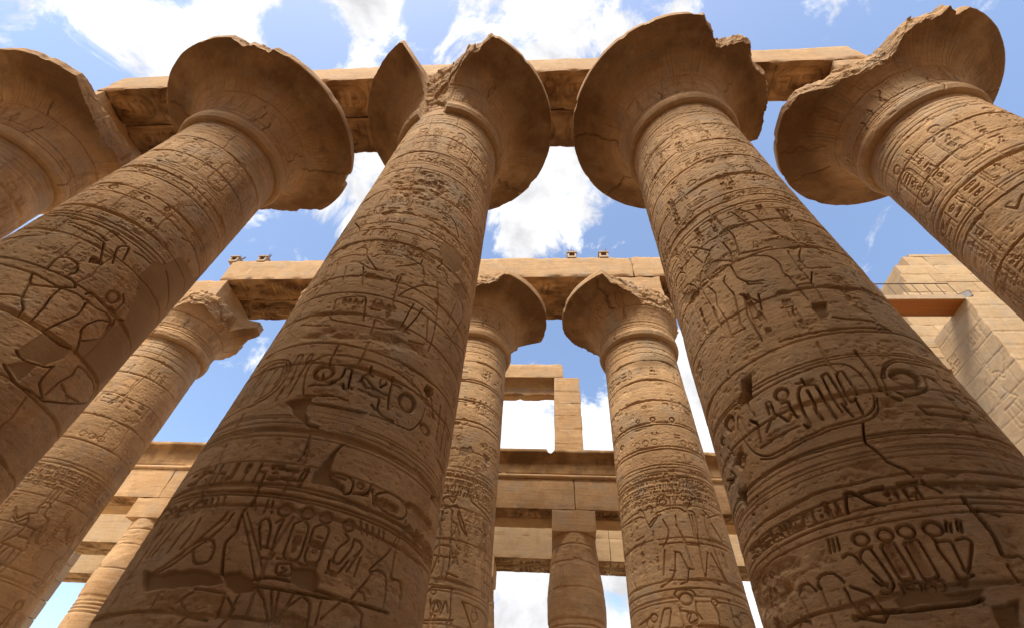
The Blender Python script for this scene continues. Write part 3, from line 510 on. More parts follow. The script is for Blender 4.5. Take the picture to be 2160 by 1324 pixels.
TRACE['B'] = (
 _R('g', .03, .06, (700, 330), (1130, 215)) + _R('g', .02, .05, (690, 350), (680, 370), (760, 400), (1060, 400))
 + _L('g', .034, .08, [(255, 550), (320, 490), (380, 485), (430, 520), (430, 560), (385, 585)], [(355, 590), (390, 600), (418, 635), (415, 655), (330, 648), (270, 622)], [(0, 522), (100, 548), (200, 580), (238, 602), (262, 612)], [(182, 570), (165, 610), (185, 638), (335, 655)], [(340, 660), (290, 700), (240, 770), (170, 840)], [(170, 610), (130, 690), (120, 720), (130, 770), (105, 805)],
   [(690, 690), (692, 740), (640, 792)], [(480, 692), (510, 680), (560, 720), (592, 760), (620, 800), (690, 835)], [(480, 720), (540, 770), (600, 800), (628, 862), (640, 830)], [(480, 740), (440, 800), (330, 850), (250, 890)], [(460, 880), (445, 950), (428, 1015)], [(450, 900), (480, 862), (560, 832), (610, 850), (590, 900), (550, 940), (460, 948)], [(0, 690), (60, 690), (120, 700)], [(340, 655), (430, 690), (470, 720)],
   [(240, 1280), (220, 1190), (260, 1130), (300, 1090)], [(255, 1250), (330, 1180), (400, 1140), (440, 1090), (510, 1160), (525, 1230), (490, 1290), (400, 1300), (255, 1285)], [(345, 1190), (370, 1250), (440, 1290)], [(20, 1080), (90, 1190), (170, 1230), (250, 1290)], [(750, 455), (790, 475), (840, 520)], [(500, 510), (520, 480), (575, 520), (500, 512)], [(630, 520), (660, 430), (720, 430), (690, 500)], [(400, 290), (480, 320), (560, 360), (590, 390)], [(410, 310), (490, 350), (580, 400)], [(400, 270), (520, 290), (620, 340), (700, 410)], [(1085, 440), (1110, 530), (1110, 590)], [(1020, 380), (1060, 400), (1090, 440)], [(580, 400), (560, 510)],
   [(0, 400), (120, 370), (260, 355), (420, 240), (590, 165)], [(600, 830), (625, 870), (640, 830)], [(610, 760), (640, 780)])
 + _P('g', dict(d=.10, bevel=.03), [(500, 512), (520, 480), (575, 520)], [(605, 765), (625, 750), (640, 770), (622, 790)])
 + _O('g', .09, ((635, 705), (60, 54)), ((820, 152), (22, 14)), ((830, 275), (23, 18)), ((935, 216), (26, 20)), ((1080, 355), (16, 19)), ((1130, 442), (14, 24)), ((1053, 505), (13, 15)), ((630, 90), (28, 14)), ((380, 1275), (12, 12)))
 + _P('g', FLAT, [(770, 590), (830, 540), (850, 500), (920, 520), (1015, 478), (1080, 600), (1150, 560), (1000, 800), (700, 1150), (530, 1200), (500, 1100), (430, 1020), (460, 950), (550, 935), (600, 880), (690, 842), (730, 765), (765, 690)], [(90, 1000), (240, 900), (330, 960), (400, 990), (360, 1050), (250, 1090), (130, 1050)], [(30, 1080), (130, 1060), (200, 1090), (150, 1150), (100, 1180)])
 + _L('g', .055, .13, [(-60, 740), (0, 768), (100, 808), (240, 892), (330, 962), (400, 992)]) + _L('g', .03, .07, [(90, 1000), (130, 1055), (250, 1095), (300, 1090)], [(930, 560), (945, 680), (930, 780)])
 + [('g', 'T', (240, 440), (420, 520), 3, .022, .05), ('g', 'T', (660, 570), (760, 640), 2, .022, .05), ('g', 'T', (800, 290), (900, 330), 2, .018, .035), ('g', 'T', (930, 330), (1030, 420), 2, .018, .035), ('g', 'T', (640, 180), (760, 240), 3, .018, .035), ('g', 'T', (870, 220), (960, 300), 2, .02, .04), ('g', 'T', (210, 360), (330, 410), 2, .02, .04), ('g', 'T', (400, 1170), (480, 1260), 2, .02, .04)]
)
TRACE['H'] = (
 _R('d', .03, .06, (380, 102), (450, 246)) + _R('d', .018, .035, (430, 325), (430, 340), (430, 360)) + _R('d', .03, .06, (560, 1083))
 + _L('d', .028, .07, [(415, 582), (420, 537), (450, 520), (490, 545), (502, 592)], [(410, 632), (470, 607), (540, 600), (590, 622)], [(370, 700), (400, 662), (440, 640)], [(340, 660), (372, 716), (388, 700), (422, 650)], [(300, 640), (302, 618), (318, 612), (332, 628), (345, 660)], [(352, 620), (358, 598), (376, 590), (388, 604), (382, 630)], [(210, 718), (250, 690), (300, 660), (340, 660)],
   [(450, 670), (485, 732), (480, 782), (453, 832)], [(527, 645), (540, 710), (580, 802), (632, 960)], [(520, 860), (557, 870), (602, 965)], [(462, 850), (455, 1005)], [(527, 865), (525, 975), (502, 1030), (440, 1078)], [(612, 960), (602, 1042), (560, 1057)], [(495, 975), (530, 978)], [(600, 965), (640, 968)], [(600, 602), (622, 552), (662, 546), (690, 570)], [(592, 612), (640, 632), (662, 720), (668, 805)], [(610, 642), (650, 795)], [(625, 640), (660, 790)], [(702, 640), (715, 722), (762, 852), (832, 1032), (905, 1092), (960, 1130)], [(722, 870), (712, 1022), (795, 1062)], [(740, 872), (832, 1045)], [(670, 822), (692, 952), (718, 1052)], [(690, 612), (732, 652), (742, 692), (812, 805)], [(530, 700), (600, 822), (670, 822)], [(475, 430), (520, 500), (530, 590)], [(580, 280), (610, 400), (680, 570)], [(540, 420), (600, 410), (660, 540)], [(290, 800), (340, 770)], [(430, 820), (840, 860)], [(830, 650), (800, 640), (720, 660)], [(265, 640), (270, 1040), (300, 1100)],
   [(545, 1140), (520, 1120), (540, 1095), (620, 1095), (650, 1125)], [(430, 1330), (455, 1222), (470, 1205), (500, 1205)], [(500, 1218), (490, 1310)], [(550, 1200), (580, 1320)], [(650, 1160), (655, 1220), (690, 1270)], [(560, 1215), (620, 1230), (610, 1290), (660, 1270)], [(750, 1170), (790, 1240), (800, 1320)], [(850, 1150), (890, 1310)], [(920, 1230), (960, 1240), (1010, 1320)], [(310, 1310), (360, 1270)])
 + _O('d', .10, ((590, 1145), (48, 42)), ((395, 1262), (26, 30)), ((765, 1166), (22, 24)), ((450, 565), (26, 22)), ((390, 66), (18, 14)), ((507, 68), (18, 14)), ((300, 80), (14, 12)), ((200, 130), (12, 14)), ((205, 240), (12, 14)))
 + [('d', 'R', (240, 500), (480, 440), .018, .035), ('d', 'R', (260, 440), (480, 400), .018, .035), ('d', 'R', (620, 400), (740, 440), .018, .035), ('d', 'T', (310, 830), (365, 1050), 1, .018, .035), ('d', 'T', (385, 740), (440, 980), 1, .018, .035), ('d', 'T', (810, 870), (850, 980), 1, .016, .035), ('d', 'T', (380, 145), (440, 200), 1, .018, .03), ('d', 'T', (510, 150), (570, 200), 1, .018, .03)]
 + _P('d', dict(mode='flat', d=.025, bevel=.05, tone=-.12, patch=.3, rough=.1), [(260, 150), (390, 95), (400, 110), (300, 150)])
)
STAIN = dict(mode='stain', bevel=.5, rough=.12)
TRACE['F'] = _P('z', dict(STAIN, tone=-.4), [(40, 1085), (75, 1080), (100, 1105), (95, 1135), (60, 1145), (38, 1120)])
TRACE['H'] += _P('d', dict(mode='stain', bevel=.5, tone=-.5), [(300, -330), (480, -330), (560, -260), (540, -200), (300, -190), (230, -260)])
TRACE['G'] = (
 _R('e', .035, .06, (320, 305), (320, 385), (300, 465)) + _R('e', .03, .06, (300, 990), (230, 690))
 + _L('e', .03, .07, [(250, 700), (270, 790), (330, 850), (350, 880)], [(275, 700), (300, 800), (345, 845)], [(150, 820), (205, 805), (215, 820)], [(210, 840), (225, 900), (250, 940)], [(215, 830), (240, 900), (250, 935)], [(145, 830), (135, 940), (130, 1050)], [(190, 830), (175, 1080)], [(120, 800), (160, 770), (200, 770), (215, 750)], [(320, 880), (330, 1000), (320, 1120), (345, 1150)], [(160, 1090), (210, 1110)],
   [(85, 1170), (100, 1150), (195, 1160)], [(95, 1200), (95, 1290)], [(185, 1160), (180, 1280)], [(105, 1260), (120, 1210), (140, 1260), (160, 1210), (170, 1260)], [(230, 1210), (265, 1320)], [(240, 1215), (300, 1240), (340, 1310)], [(70, 1290), (190, 1290)])
 + _O('e', .08, ((108, 1172), (14, 12)), ((280, 1245), (10, 18))) + [('e', 'T', (240, 820), (330, 980), 3, .016, .03), ('e', 'R', (215, 680), (340, 640), .016, .03), ('e', 'T', (190, 1000), (215, 1060), 1, .018, .04)]
 + _P('e', dict(mode='flat', d=.03, bevel=.04, tone=-.25, patch=.2, rough=.15), [(215, 565), (270, 560), (285, 585), (250, 605), (215, 600)], [(315, 590), (350, 610), (340, 640), (320, 625)])
)
SCL = dict(F=(.6, 1.), B=(.5, 1.15), C=(.42, 1.15), D=(.42, 1.15), G=(.62, 1.1), H=(.62, 1.1))
def thface(c):
    x, y = CX[c]; return math.atan2(-x, y)
def curve(P):
    if len(P) < 4: return P
    P = [np.array(p) for p in P]; Q = []
    for i in range(len(P)-1):
        a, b = P[i], P[i+1]; m0 = (P[i+1]-P[max(i-1, 0)])*.38; m1 = (P[min(i+2, len(P)-1)]-P[i])*.38
        for k in range(5):
            t = k/5; Q.append(tuple((2*t**3-3*t*t+1)*a+(t**3-2*t*t+t)*m0+(-2*t**3+3*t*t)*b+(t**3-t*t)*m1))
    return Q+[tuple(P[-1])]
def carve(c, rel, seed):
    rng = random.Random(seed)
    H = lambda zk, x, y: hit(c, ZM[zk][0]+x/ZM[zk][2], ZM[zk][1]+y/ZM[zk][2])
    for it in TRACE.get(c, []):
        zk, kind = it[0], it[1]
        if kind == 'l': rel.groove(curve([H(zk, *p) for p in it[4]]), it[2]*SCL[c][0], it[3]*SCL[c][1])
        elif kind == 'p': rel.poly([H(zk, *p) for p in it[3]], **it[2])
        elif kind == 'o':
            (x, y), (rx, ry) = it[2]; a = H(zk, x, y); l = H(zk, x-rx, y); r_ = H(zk, x+rx, y); t_ = H(zk, x, y-ry); b_ = H(zk, x, y+ry)
            rel.disc(a, (max(.02, abs(r_[0]-l[0])/2), max(.02, math.hypot(t_[1]-b_[1], (t_[0]-b_[0])*.3)/2)), it[3]*.8)
        elif kind == 'r':
            u, z = H(zk, *it[4][0]); ring(rel, z, it[2]*SCL[c][0], it[3]*SCL[c][1], rng)
        elif kind == 'T':
            a = H(zk, *it[2]); b = H(zk, *it[3]); u0, u1 = sorted((a[0], b[0])); v0, v1 = sorted((a[1], b[1])); n = it[4]
            for q in range(n):
                w = (u1-u0)/n; text_col(rel, u0+q*w+.05*w, u0+q*w+.92*w, v0, v1, rng, it[5], it[6])
        elif kind == 'B':                           # a band of signs between two rings
            u0 = H(zk, *it[2])[0]; u1 = H(zk, *it[3])[0]; v0 = H(zk, *it[4])[1]; v1 = H(zk, *it[5])[1]
            text_row(rel, u0, u1, v0+.1*(v1-v0), v1-.1*(v1-v0), rng, it[6], it[7])
        elif kind == 'R':
            a = H(zk, *it[2]); b = H(zk, *it[3]); u0, u1 = sorted((a[0], b[0])); v0, v1 = sorted((a[1], b[1]))
            text_row(rel, u0, u1, v0, v1, rng, it[4], it[5])
def ring(rel, z, w, d, rng, wob=.012):
    n = 60; s = rng.randrange(999)
    us = np.linspace(rel.u0, rel.u1, n)
    zz = z+(vn(us*1.3, us*0, seed=s)-.5)*2*wob
    rel.groove(list(zip(us, zz)), w, d)

def shaft(c, parent, seed, du, dz0, dz1, zlow, registers):
    x, y = CX[c]; t0 = thface(c); rng = random.Random(seed)
    half = rad(92)
    rel = Relief((t0-half)*RREF, (t0+half)*RREF, zlow-.1, HN+.05, max(.006, du*.75))
    registers(c, rel, rng)
    carve(c, rel, seed)
    # drum joints, split stones and weathering
    z = zlow+rng.uniform(.2, .8)
    while z < HN-.5:
        us = np.linspace(rel.u0, rel.u1, 140); s = rng.randrange(9999)
        zz = z+(fbm(us*1.5, us*0, seed=s, o=3)-.5)*.07
        ww = .016+.045*np.clip(vn(us*1.1, us*0+3, seed=s+5)*2.2-1.25, 0, 1)
        for k in range(len(us)-1): rel.groove([(us[k], zz[k]), (us[k+1], zz[k+1])], float(ww[k]), .034+float(ww[k])*.6)
        for q in range(rng.choice((1, 2, 2))):
            uu = rng.uniform(rel.u0, rel.u1); h = rng.uniform(.85, 1.15)
            rel.groove([(uu+rng.uniform(-.05, .05), z+h*f) for f in (0, .3, .6, 1)], .016, .03)
        for q in range(3):
            if rng.random() < .75:
                uu = rng.uniform(rel.u0, rel.u1); a = rng.uniform(.06, .28); b = rng.uniform(.03, .13)
                P = [(uu+a*math.cos(k*.7)*rng.uniform(.6, 1.2), z+b*math.sin(k*.7)*rng.uniform(.6, 1.3)) for k in range(9)]
                rel.poly(P, rng.uniform(.025, .06), .04, rough=.12, seed=rng.randrange(99))
        z += rng.uniform(.95, 1.15)
    # sampling grid: fine where the camera can see, coarse behind
    ph = np.linspace(-half, half, 4000); wt = np.cumsum(np.maximum(.36, np.cos(ph))); nu = int(wt[-1]*(ph[1]-ph[0])*RREF/du)
    th = t0+np.interp(np.linspace(wt[0], wt[-1], nu), wt, ph)
    back = np.linspace(t0+half, t0-half+2*math.pi, 40)[1:-1]; th = np.concatenate([th, back])
    zs = list(np.linspace(0, zlow, 10)[:-1]); z = zlow
    while z < HN:
        zs.append(z); z += dz0+(dz1-dz0)*(z-zlow)/(HN-zlow)
    zs = np.array(zs+[HN, HN+.02])
    U, Z = np.meshgrid(th*RREF, zs)
    H = rel.sample(U, Z)
    patch = rel.sample(U, Z, rel.P); H0 = H.copy()
    H = H + (fbm(U*.9, Z*.9, seed=seed, o=3)-.5)*.03
    pit = fbm(U*14, Z*20, seed=seed+3, o=3); H = H+.022*np.clip(pit*3-1.9, 0, 1)+(fbm(U*9, Z*20, seed=seed+8, o=4)-.5)*.010
    H = H+.03*np.clip(fbm(U*3.2, Z*4.5, seed=seed+14, o=5)*4.2-2.55, 0, 1)*np.clip(pit*4-1.2, 0, 1)
    wear = sstep(.56, .74, fbm(U*.7+9, Z*.9, seed=seed+6, o=4))     # bruised, worn stretches
    H = H+wear*(fbm(U*9, Z*11, seed=seed+7, o=5, g=.6)-.4)*.02
    H = H0+(H-H0)*(1-.85*np.clip(patch, 0, 1))
    r = rshaft(Z)-H; r[-1] = .5
    # the incised bands just below the capital
    V = lathe(th, r, Z, x, y)
    drum = np.floor(Z/1.05); tone = (_h(drum.astype(np.int64), np.floor(U/1.9+drum*.37).astype(np.int64), np.zeros(U.shape, np.int64), seed)-.5)*.20+(fbm(U*.8, Z*.8, seed=seed+40, o=4)-.5)*.45
    tone = tone+rel.sample(U, Z, rel.T)
    me = raw_mesh('shaft', V, grid_faces(len(zs), len(th), True), True, dict(tone=tone, patch=patch, pigment_shade=0*tone))
    return link('shaft', me, SAND, parent)

def facets(x, y, z, seed):
    """flat broken faces: the value of the nearest scattered point plus a tilt of its own"""
    ix, iy, iz = (np.floor(v).astype(np.int64) for v in (x, y, z)); best = np.full(x.shape, 9., np.float32); val = np.zeros(x.shape, np.float32)
    for a in (-1, 0, 1):
        for b in (-1, 0, 1):
            for c in (-1, 0, 1):
                i, j, k = ix+a, iy+b, iz+c
                dx = i+_h(i, j, k, seed)-x; dy = j+_h(i, j, k, seed+1)-y; dz = k+_h(i, j, k, seed+2)-z
                d = dx*dx+dy*dy+dz*dz; m = d < best
                v = _h(i, j, k, seed+4)+dx*(_h(i, j, k, seed+5)-.5)*.9+dy*(_h(i, j, k, seed+6)-.5)*.9+dz*(_h(i, j, k, seed+7)-.5)*.9
                val = np.where(m, v, val); best = np.where(m, d, best)
    return val
def cut_table(tab):
    """{deg: r} around the rim, linear between, far outside where nothing is broken"""
    ks = sorted(tab); a = np.array(ks+[ks[0]+360], float); r = np.array([tab[k] for k in ks]+[tab[ks[0]]], float)
    return lambda deg: np.interp((deg-ks[0]) % 360+ks[0], a, r)
PROF = [(0, 1.48), (.02, 1.62), (.08, 1.695), (.26, 1.745), (.46, 1.735), (.58, 1.695), (.62, 1.655), (.66, 1.68), (.95, 1.69), (1.25, 1.735), (1.5, 1.81), (1.75, 1.94), (1.98, 2.14),
        (2.18, 2.42), (2.34, 2.72), (2.46, 3.0), (2.55, 3.22), (2.61, 3.36)]
RIMH = .36
BELL = None
def bell_relief():
    """leaf tips at the foot of the bell, plant stems and small royal rings on its flare; (u, s) with u = angle x 2.3"""
    global BELL
    if BELL is None:
        BELL = r = Relief(-math.pi*2.3, math.pi*2.3, 0, 3.9, .0125); rng = random.Random(4); n = 24; w = 2*math.pi*2.3/n
        for k in range(n):
            u = -math.pi*2.3+k*w
            for ins in (0, .07, .14): r.groove([(u+ins, .68), (u+w/2, 1.75-ins*2), (u+w-ins, .68)], .013, .03)
            if k % 2 == 0: cartouche(r, u+.42*w, 1.95, .26, .8, rng, .016, .04); r.disc((u+.42*w+.13, 2.95), .13, .04)
            else:
                for q in range(4): r.groove([(u+.2*w+q*.09, 1.6), (u+.12*w+q*.13, 3.0)], .013, .03)
                r.arc((u+.5*w, 3.0), .2, .16, 180, 360, .014, .03)
        for z in (1.85, 3.25): r.groove([(r.u0, z), (r.u1, z)], .014, .03)
    return BELL
def capital(c, parent, seed, tab, nth=420, slope=.0, rough=.16, cracks=()):
    x, y = CX[c]; t0 = thface(c); rng = random.Random(seed)
    P = np.array(PROF); dl = np.r_[0, np.cumsum(np.hypot(np.diff(P[:, 0]), np.diff(P[:, 1])))]
    n = 190; sl = np.linspace(0, dl[-1], n); pz = np.interp(sl, dl, P[:, 0]); pr = np.interp(sl, dl, P[:, 1])
    # rim band, then the flat top running in to the abacus
    nz_ = 10; zr = 2.61+np.linspace(.02, RIMH, nz_); rr = np.full(nz_, 3.385); rr[-1] = 3.36
    nt_ = 8; zt = np.full(nt_, 2.61+RIMH+.005); rt = np.linspace(3.25, 1.0, nt_)
    z = np.r_[pz, zr, zt]; r = np.r_[pr, rr, rt]; kind = np.r_[np.zeros(n), np.ones(nz_), np.full(nt_, 2)]
    th = np.linspace(-math.pi, math.pi, nth, endpoint=False)
    T, Z = np.meshgrid(th, z); R0 = np.broadcast_to(r[:, None], T.shape)
    deg = np.degrees(T)
    cut = cut_table(tab)(deg)
    px = np.sin(T)*cut; py = np.cos(T)*cut
    jag = (facets(px*1.9, py*1.9, Z*1.9, seed)-.5)*.30+(facets(px*4.6, py*4.6, Z*4.6, seed+3)-.5)*.10+(fbm(px*1.6, py*1.6, Z*1.8, seed=seed, o=4)-.5)*.3
    cutn = cut+slope*(Z-2.6)+jag*rough*4*sstep(3.5, 3.0, cut)+(fbm(px*6, py*6, Z*5, seed=seed+5, o=3)-.5)*.12
    cutn = np.maximum(cutn, 1.5)
    edge = (fbm(np.sin(T)*7, np.cos(T)*7, Z*4, seed=seed+2, o=3)-.5)*.05+.10*np.clip(vn(np.sin(T)*9, np.cos(T)*9, seed=seed+8)*2-1.35, 0, 1)
    prof_r = R0-edge*sstep(2.5, 3.2, R0)*(kind[:, None] == 1)
    Rr = np.minimum(prof_r, cutn); broken = (cutn < R0-.01)
    # joints and cracks of the bell
    H = np.zeros_like(Rr); px_0 = np.sin(T)*R0; py_0 = np.cos(T)*R0
    S = np.broadcast_to(np.r_[sl, sl[-1]+np.linspace(.02, 1.6, nz_+nt_)][:, None], T.shape)
    for s0, w, d in ((.64, .03, .07), (1.02, .022, .07), (1.9+rng.uniform(-.15, .1), .024, .07)):
        wob = (fbm(np.sin(T)*3, np.cos(T)*3, seed=seed+int(s0*50), o=2)-.5)*.05
        H = np.maximum(H, d*np.clip(1.2*(1-((S-s0-wob)/w)**2), 0, 1))
    for (d0, s0, s1, w, dep) in cracks:
        wob = (fbm(S*4, S*0, seed=seed+int(d0+400), o=4)-.5)*16
        q = np.abs((deg-d0-wob*.6+180) % 360-180)*R0/57.3
        H = np.maximum(H, dep*np.clip(1.2*(1-(q/w)**2), 0, 1)*((S > s0) & (S < s1)))
    for q in range(14):
        d0 = rng.uniform(-180, 180); s0 = rng.choice((.2, .64, 1.02, 1.9)); s1 = s0+rng.uniform(.35, .9); w = .022
        qq = np.abs((deg-d0-(fbm(S*5, S*0, seed=q+seed, o=3)-.5)*9+180) % 360-180)*R0/57.3
        H = np.maximum(H, .08*np.clip(1.8*(1-(qq/w)**2), 0, 1)*((S > s0) & (S < s1)))
    H = H+(fbm(T*4, S*4, seed=seed+4, o=5, g=.6)-.5)*.035+.03*np.clip(fbm(T*7, S*6, seed=seed+24, o=4)*4-2.5, 0, 1)
    # faint carved leaves: fine radial lines on the flare
    br = bell_relief(); H = np.maximum(H, br.sample(T*2.3, S)*.8*(kind[:, None] == 0)*sstep(.35, .55, fbm(px_0*1.1, py_0*1.1, Z, seed=seed+31, o=3)))
    hat = np.abs(((deg*.62) % 2)-1); H = H+.014*sstep(.6, .95, hat)*sstep(.7, .9, S)*sstep(.42, .6, fbm(px_0*1.4, py_0*1.4, Z*1.4, seed=seed+33, o=4))*(kind[:, None] == 0)
    leaf = np.abs(((deg*.5) % 2)-1); H = H+.012*sstep(.80, .95, leaf)*sstep(.4, .6, vn(deg*.12, S*2.5, seed=seed+9))*sstep(1.6, 2.0, S)*(kind[:, None] == 0)
    Rr = Rr-H*(kind[:, None] == 0)
    V = lathe(th, Rr, Z+HN+.0, x, y)
    # remains of the old brown paint on the flare, in petals and blotches
    px_ = np.sin(T)*R0; py_ = np.cos(T)*R0
    st = fbm(px_*2.6, py_*2.6, Z*2.6, seed=seed+11, o=5, g=.65); bl = fbm(px_*.75, py_*.75, Z*.75, seed=seed+13, o=4)
    pet = .5+.5*np.cos(np.radians(deg*18))
    pig = sstep(1.95, 3.0, S+(bl-.5)*.7)*np.clip(.82+(st-.5)*.9+(bl-.5)*1.3+.05*pet, 0, 1)*(kind[:, None] == 0)
    pig = pig*.74*np.where(broken, .25, 1)
    tone = np.where(broken, .02, 0)+(bl-.5)*.12
    me = raw_mesh('capital', V, grid_faces(len(z), nth, True), True, dict(tone=tone, pigment_shade=pig, patch=0*tone))
    return link('capital', me, SAND, parent)

# ------------------------------------------------------------------ weathered blocks
def block(name, lo, hi, mat, parent=None, step=.12, chip=.10, seed=0, rel=None, relf=None, tone=0., shear=None, bow=.0, lowz=0.):
    """weathered box. rel: {face: Relief} carved faces; faces named -x +x -y +y -z +z"""
    lo = np.array(lo, float); hi = np.array(hi, float); VV = []; FF = []; PP = []; off = 0
    for ax in range(3):
        for sg in (0, 1):
            a, b = [(1, 2), (0, 2), (0, 1)][ax]
            fn = '-+'[sg]+'xyz'[ax]; rl = (rel or {}).get(fn); st = rl.res*1.3 if rl else step
            na = max(2, int((hi[a]-lo[a])/st)+1); nb = max(2, int((hi[b]-lo[b])/st)+1)
            A, B = np.meshgrid(np.linspace(lo[a], hi[a], na), np.linspace(lo[b], hi[b], nb))
            p = np.zeros((nb, na, 3)); p[..., a] = A; p[..., b] = B; p[..., ax] = (lo, hi)[sg][ax]
            dist = np.minimum(p-lo, hi-p); ds = np.sort(dist, -1); e = ds[..., 1]
            n0 = fbm(p[..., 0]*2.2, p[..., 1]*2.2, p[..., 2]*2.2, seed=seed, o=4)
            cb = np.clip((n0-.42)*3.0, 0.06, 1.2)*chip
            k = np.clip(1-e/np.maximum(cb, 1e-4), 0, 1)
            inw = np.where(p-lo < hi-p, 1., -1.)
            m = (dist < cb[..., None])*inw*(cb*.55*k)[..., None]
            p2 = p+m
            s = (1 if sg == 0 else -1)
            p2[..., ax] += s*(fbm(p[..., 0]*1.1, p[..., 1]*1.1, p[..., 2]*1.1, seed=seed+5, o=4)-.5)*.05*np.clip(e/.15, 0, 1)
            if rl is not None: p2[..., ax] += s*rl.sample(A, B)*np.clip(e/.1, 0, 1)
            PP.append((np.clip(.42+(fbm(p[..., 0]*1.3, p[..., 1]*2.2, seed=seed+9, o=4)-.5)*1.8, 0, .92) if rl is not None and fn == '-z' else np.zeros((nb, na))).ravel())  # carved undersides browned: old paint remains plus shade painted into the colour
            VV.append(p2.reshape(-1, 3)); F = grid_faces(nb, na, False)
            if (ax == 1) == (sg == 1): F = F[:, ::-1] if ax != 1 else F
            FF.append(F+off); off += na*nb
    V = np.concatenate(VV)
    if shear is not None: V = shear(V)
    me = raw_mesh(name, V, np.concatenate(FF), True, dict(tone=np.full(len(V), tone), patch=np.zeros(len(V)), pigment_shade=np.concatenate(PP)))
    me.update()
    return link(name, me, mat, parent)

def tube(bm_list, a, b, r, n=8):
    a = np.array(a, float); b = np.array(b, float); d = (b-a)/np.linalg.norm(b-a)
    q = np.cross(d, [0, 0, 1.]);
    if np.linalg.norm(q) < .05: q = np.cross(d, [1., 0, 0])
    q /= np.linalg.norm(q); w = np.cross(d, q); t = np.linspace(0, 2*math.pi, n, endpoint=False)
    c = np.cos(t)[:, None]*q+np.sin(t)[:, None]*w
    V = np.concatenate([a+c*.01*r, a+c*r, b+c*r, b+c*.01*r]); bm_list.append((V, grid_faces(4, n, True)))
def join(name, parts, mat, parent=None, smooth=False):
    off = 0; V = []; F = []
    for v, f in parts: V.append(v); F.append(f+off); off += len(v)
    return link(name, raw_mesh(name, np.concatenate(V), np.concatenate(F), smooth), mat, parent)
def boxp(parts, lo, hi):
    x0, y0, z0 = lo; x1, y1, z1 = hi
    V = np.array([(x0, y0, z0), (x1, y0, z0), (x1, y1, z0), (x0, y1, z0), (x0, y0, z1), (x1, y0, z1), (x1, y1, z1), (x0, y1, z1)], float)
    F = np.array([(0, 3, 2, 1), (4, 5, 6, 7), (0, 1, 5, 4), (1, 2, 6, 5), (2, 3, 7, 6), (3, 0, 4, 7)])
    parts.append((V, F))

#REGISTERS#
def reg_nave(c, rel, rng):
    """the carved bands that run round every great shaft, bottom to top"""
    u0, u1 = rel.u0, rel.u1
    for z, w in ((16.25, .03), (16.1, .02), (15.9, .02), (15.7, .025), (15.5, .02)): ring(rel, z, w, .022, rng)
    for z in (13.05, 12.9, 12.2, 12.1): ring(rel, z, .018, .025, rng)
    # tall cartouche frieze under the neck
    u = u0
    while u < u1:
        cartouche(rel, u+.1, 13.35, .55, 1.5, rng, .016, .04); rel.disc((u+.38, 15.1), .16, .04)
        text_col(rel, u+.8, u+1.1, 13.3, 15.2, rng, .014, .04, True); u += 1.35
    text_row(rel, u0, u1, 12.3, 12.8, rng, .015, .045)
def reg_low(c, rel, rng, bold=1.):
    u0, u1 = rel.u0, rel.u1
    for z in (8.35, 8.27, 6.85, 6.77, 6.2, 5.72, 5.66): ring(rel, z, .018, .03, rng)
    text_row(rel, u0, u1, 5.78, 6.14, rng, .02, .045)
    u = u0
    while u < u1:
        for k in range(3): rel.disc((u+.2+k*.38, 5.35), .16, .04)
        cartouche(rel, u+.15, 4.1, .34, 1.0, rng, .02, .03); cartouche(rel, u+.55, 4.1, .34, 1.0, rng, .02, .03)
        rel.groove([(u+1.0, 5.1), (u+1.12, 4.6), (u+1.05, 4.0)], .03, .035); rel.groove([(u+1.2, 5.3), (u+1.35, 4.6), (u+1.5, 5.3)], .02, .03)
        u += 1.65
def reg_main(c, rel, rng):
    t0 = thface(c)*RREF
    if c in 'BCD':                                  # the side the photograph shows is carved sign by sign in TRACE
        for z, w in ((16.25, .03), (16.1, .02), (15.9, .02), (15.7, .025), (15.5, .02)): ring(rel, z, w*.7, .02, rng)
        u = rel.u0
        while u < rel.u1:                           # worn frieze under the neck, and faint small signs between the figures
            cartouche(rel, u+.1, 13.45, .5, 1.35, rng, .012, .022); rel.disc((u+.35, 15.0), .15, .022)
            text_col(rel, u+.75, u+1.0, 13.4, 15.1, rng, .011, .02, True); u += 1.22
        text_row(rel, rel.u0, rel.u1, 12.72, 13.12, rng, .012, .025)
        for z in (13.3, 13.2, 12.62): ring(rel, z, .010, .016, rng)
        u = rel.u0
        while u < rel.u1:
            for z in (8.6, 9.5, 10.4, 11.4):
                if rng.random() < .45: text_col(rel, u, u+.2, z, z+.85, rng, .010, .02, rng.random() < .5)
                if rng.random() < .25: text_row(rel, u, u+.6, z+.2, z+.42, rng, .010, .02)
            u += .42
        return
    reg_nave(c, rel, rng); reg_low(c, rel, rng)
    fl = [(rel.u0, rel.u1)]
    for a, b in fl:
        u = a
        while u < b-.3:
            figure(rel, u, 8.55, 1.3, 2.75, rng, .026, .04, rng.random() < .5)
            text_col(rel, u+1.35, u+1.6, 9.6, 11.9, rng, .016, .028, True); text_col(rel, u+1.7, u+1.95, 9.9, 11.9, rng, .016, .028, True)
            u += 2.1
        u = a
        while u < b:
            cartouche(rel, u, 7.0, 1.7, 1.15, rng, .03, .045, False); u += 1.95
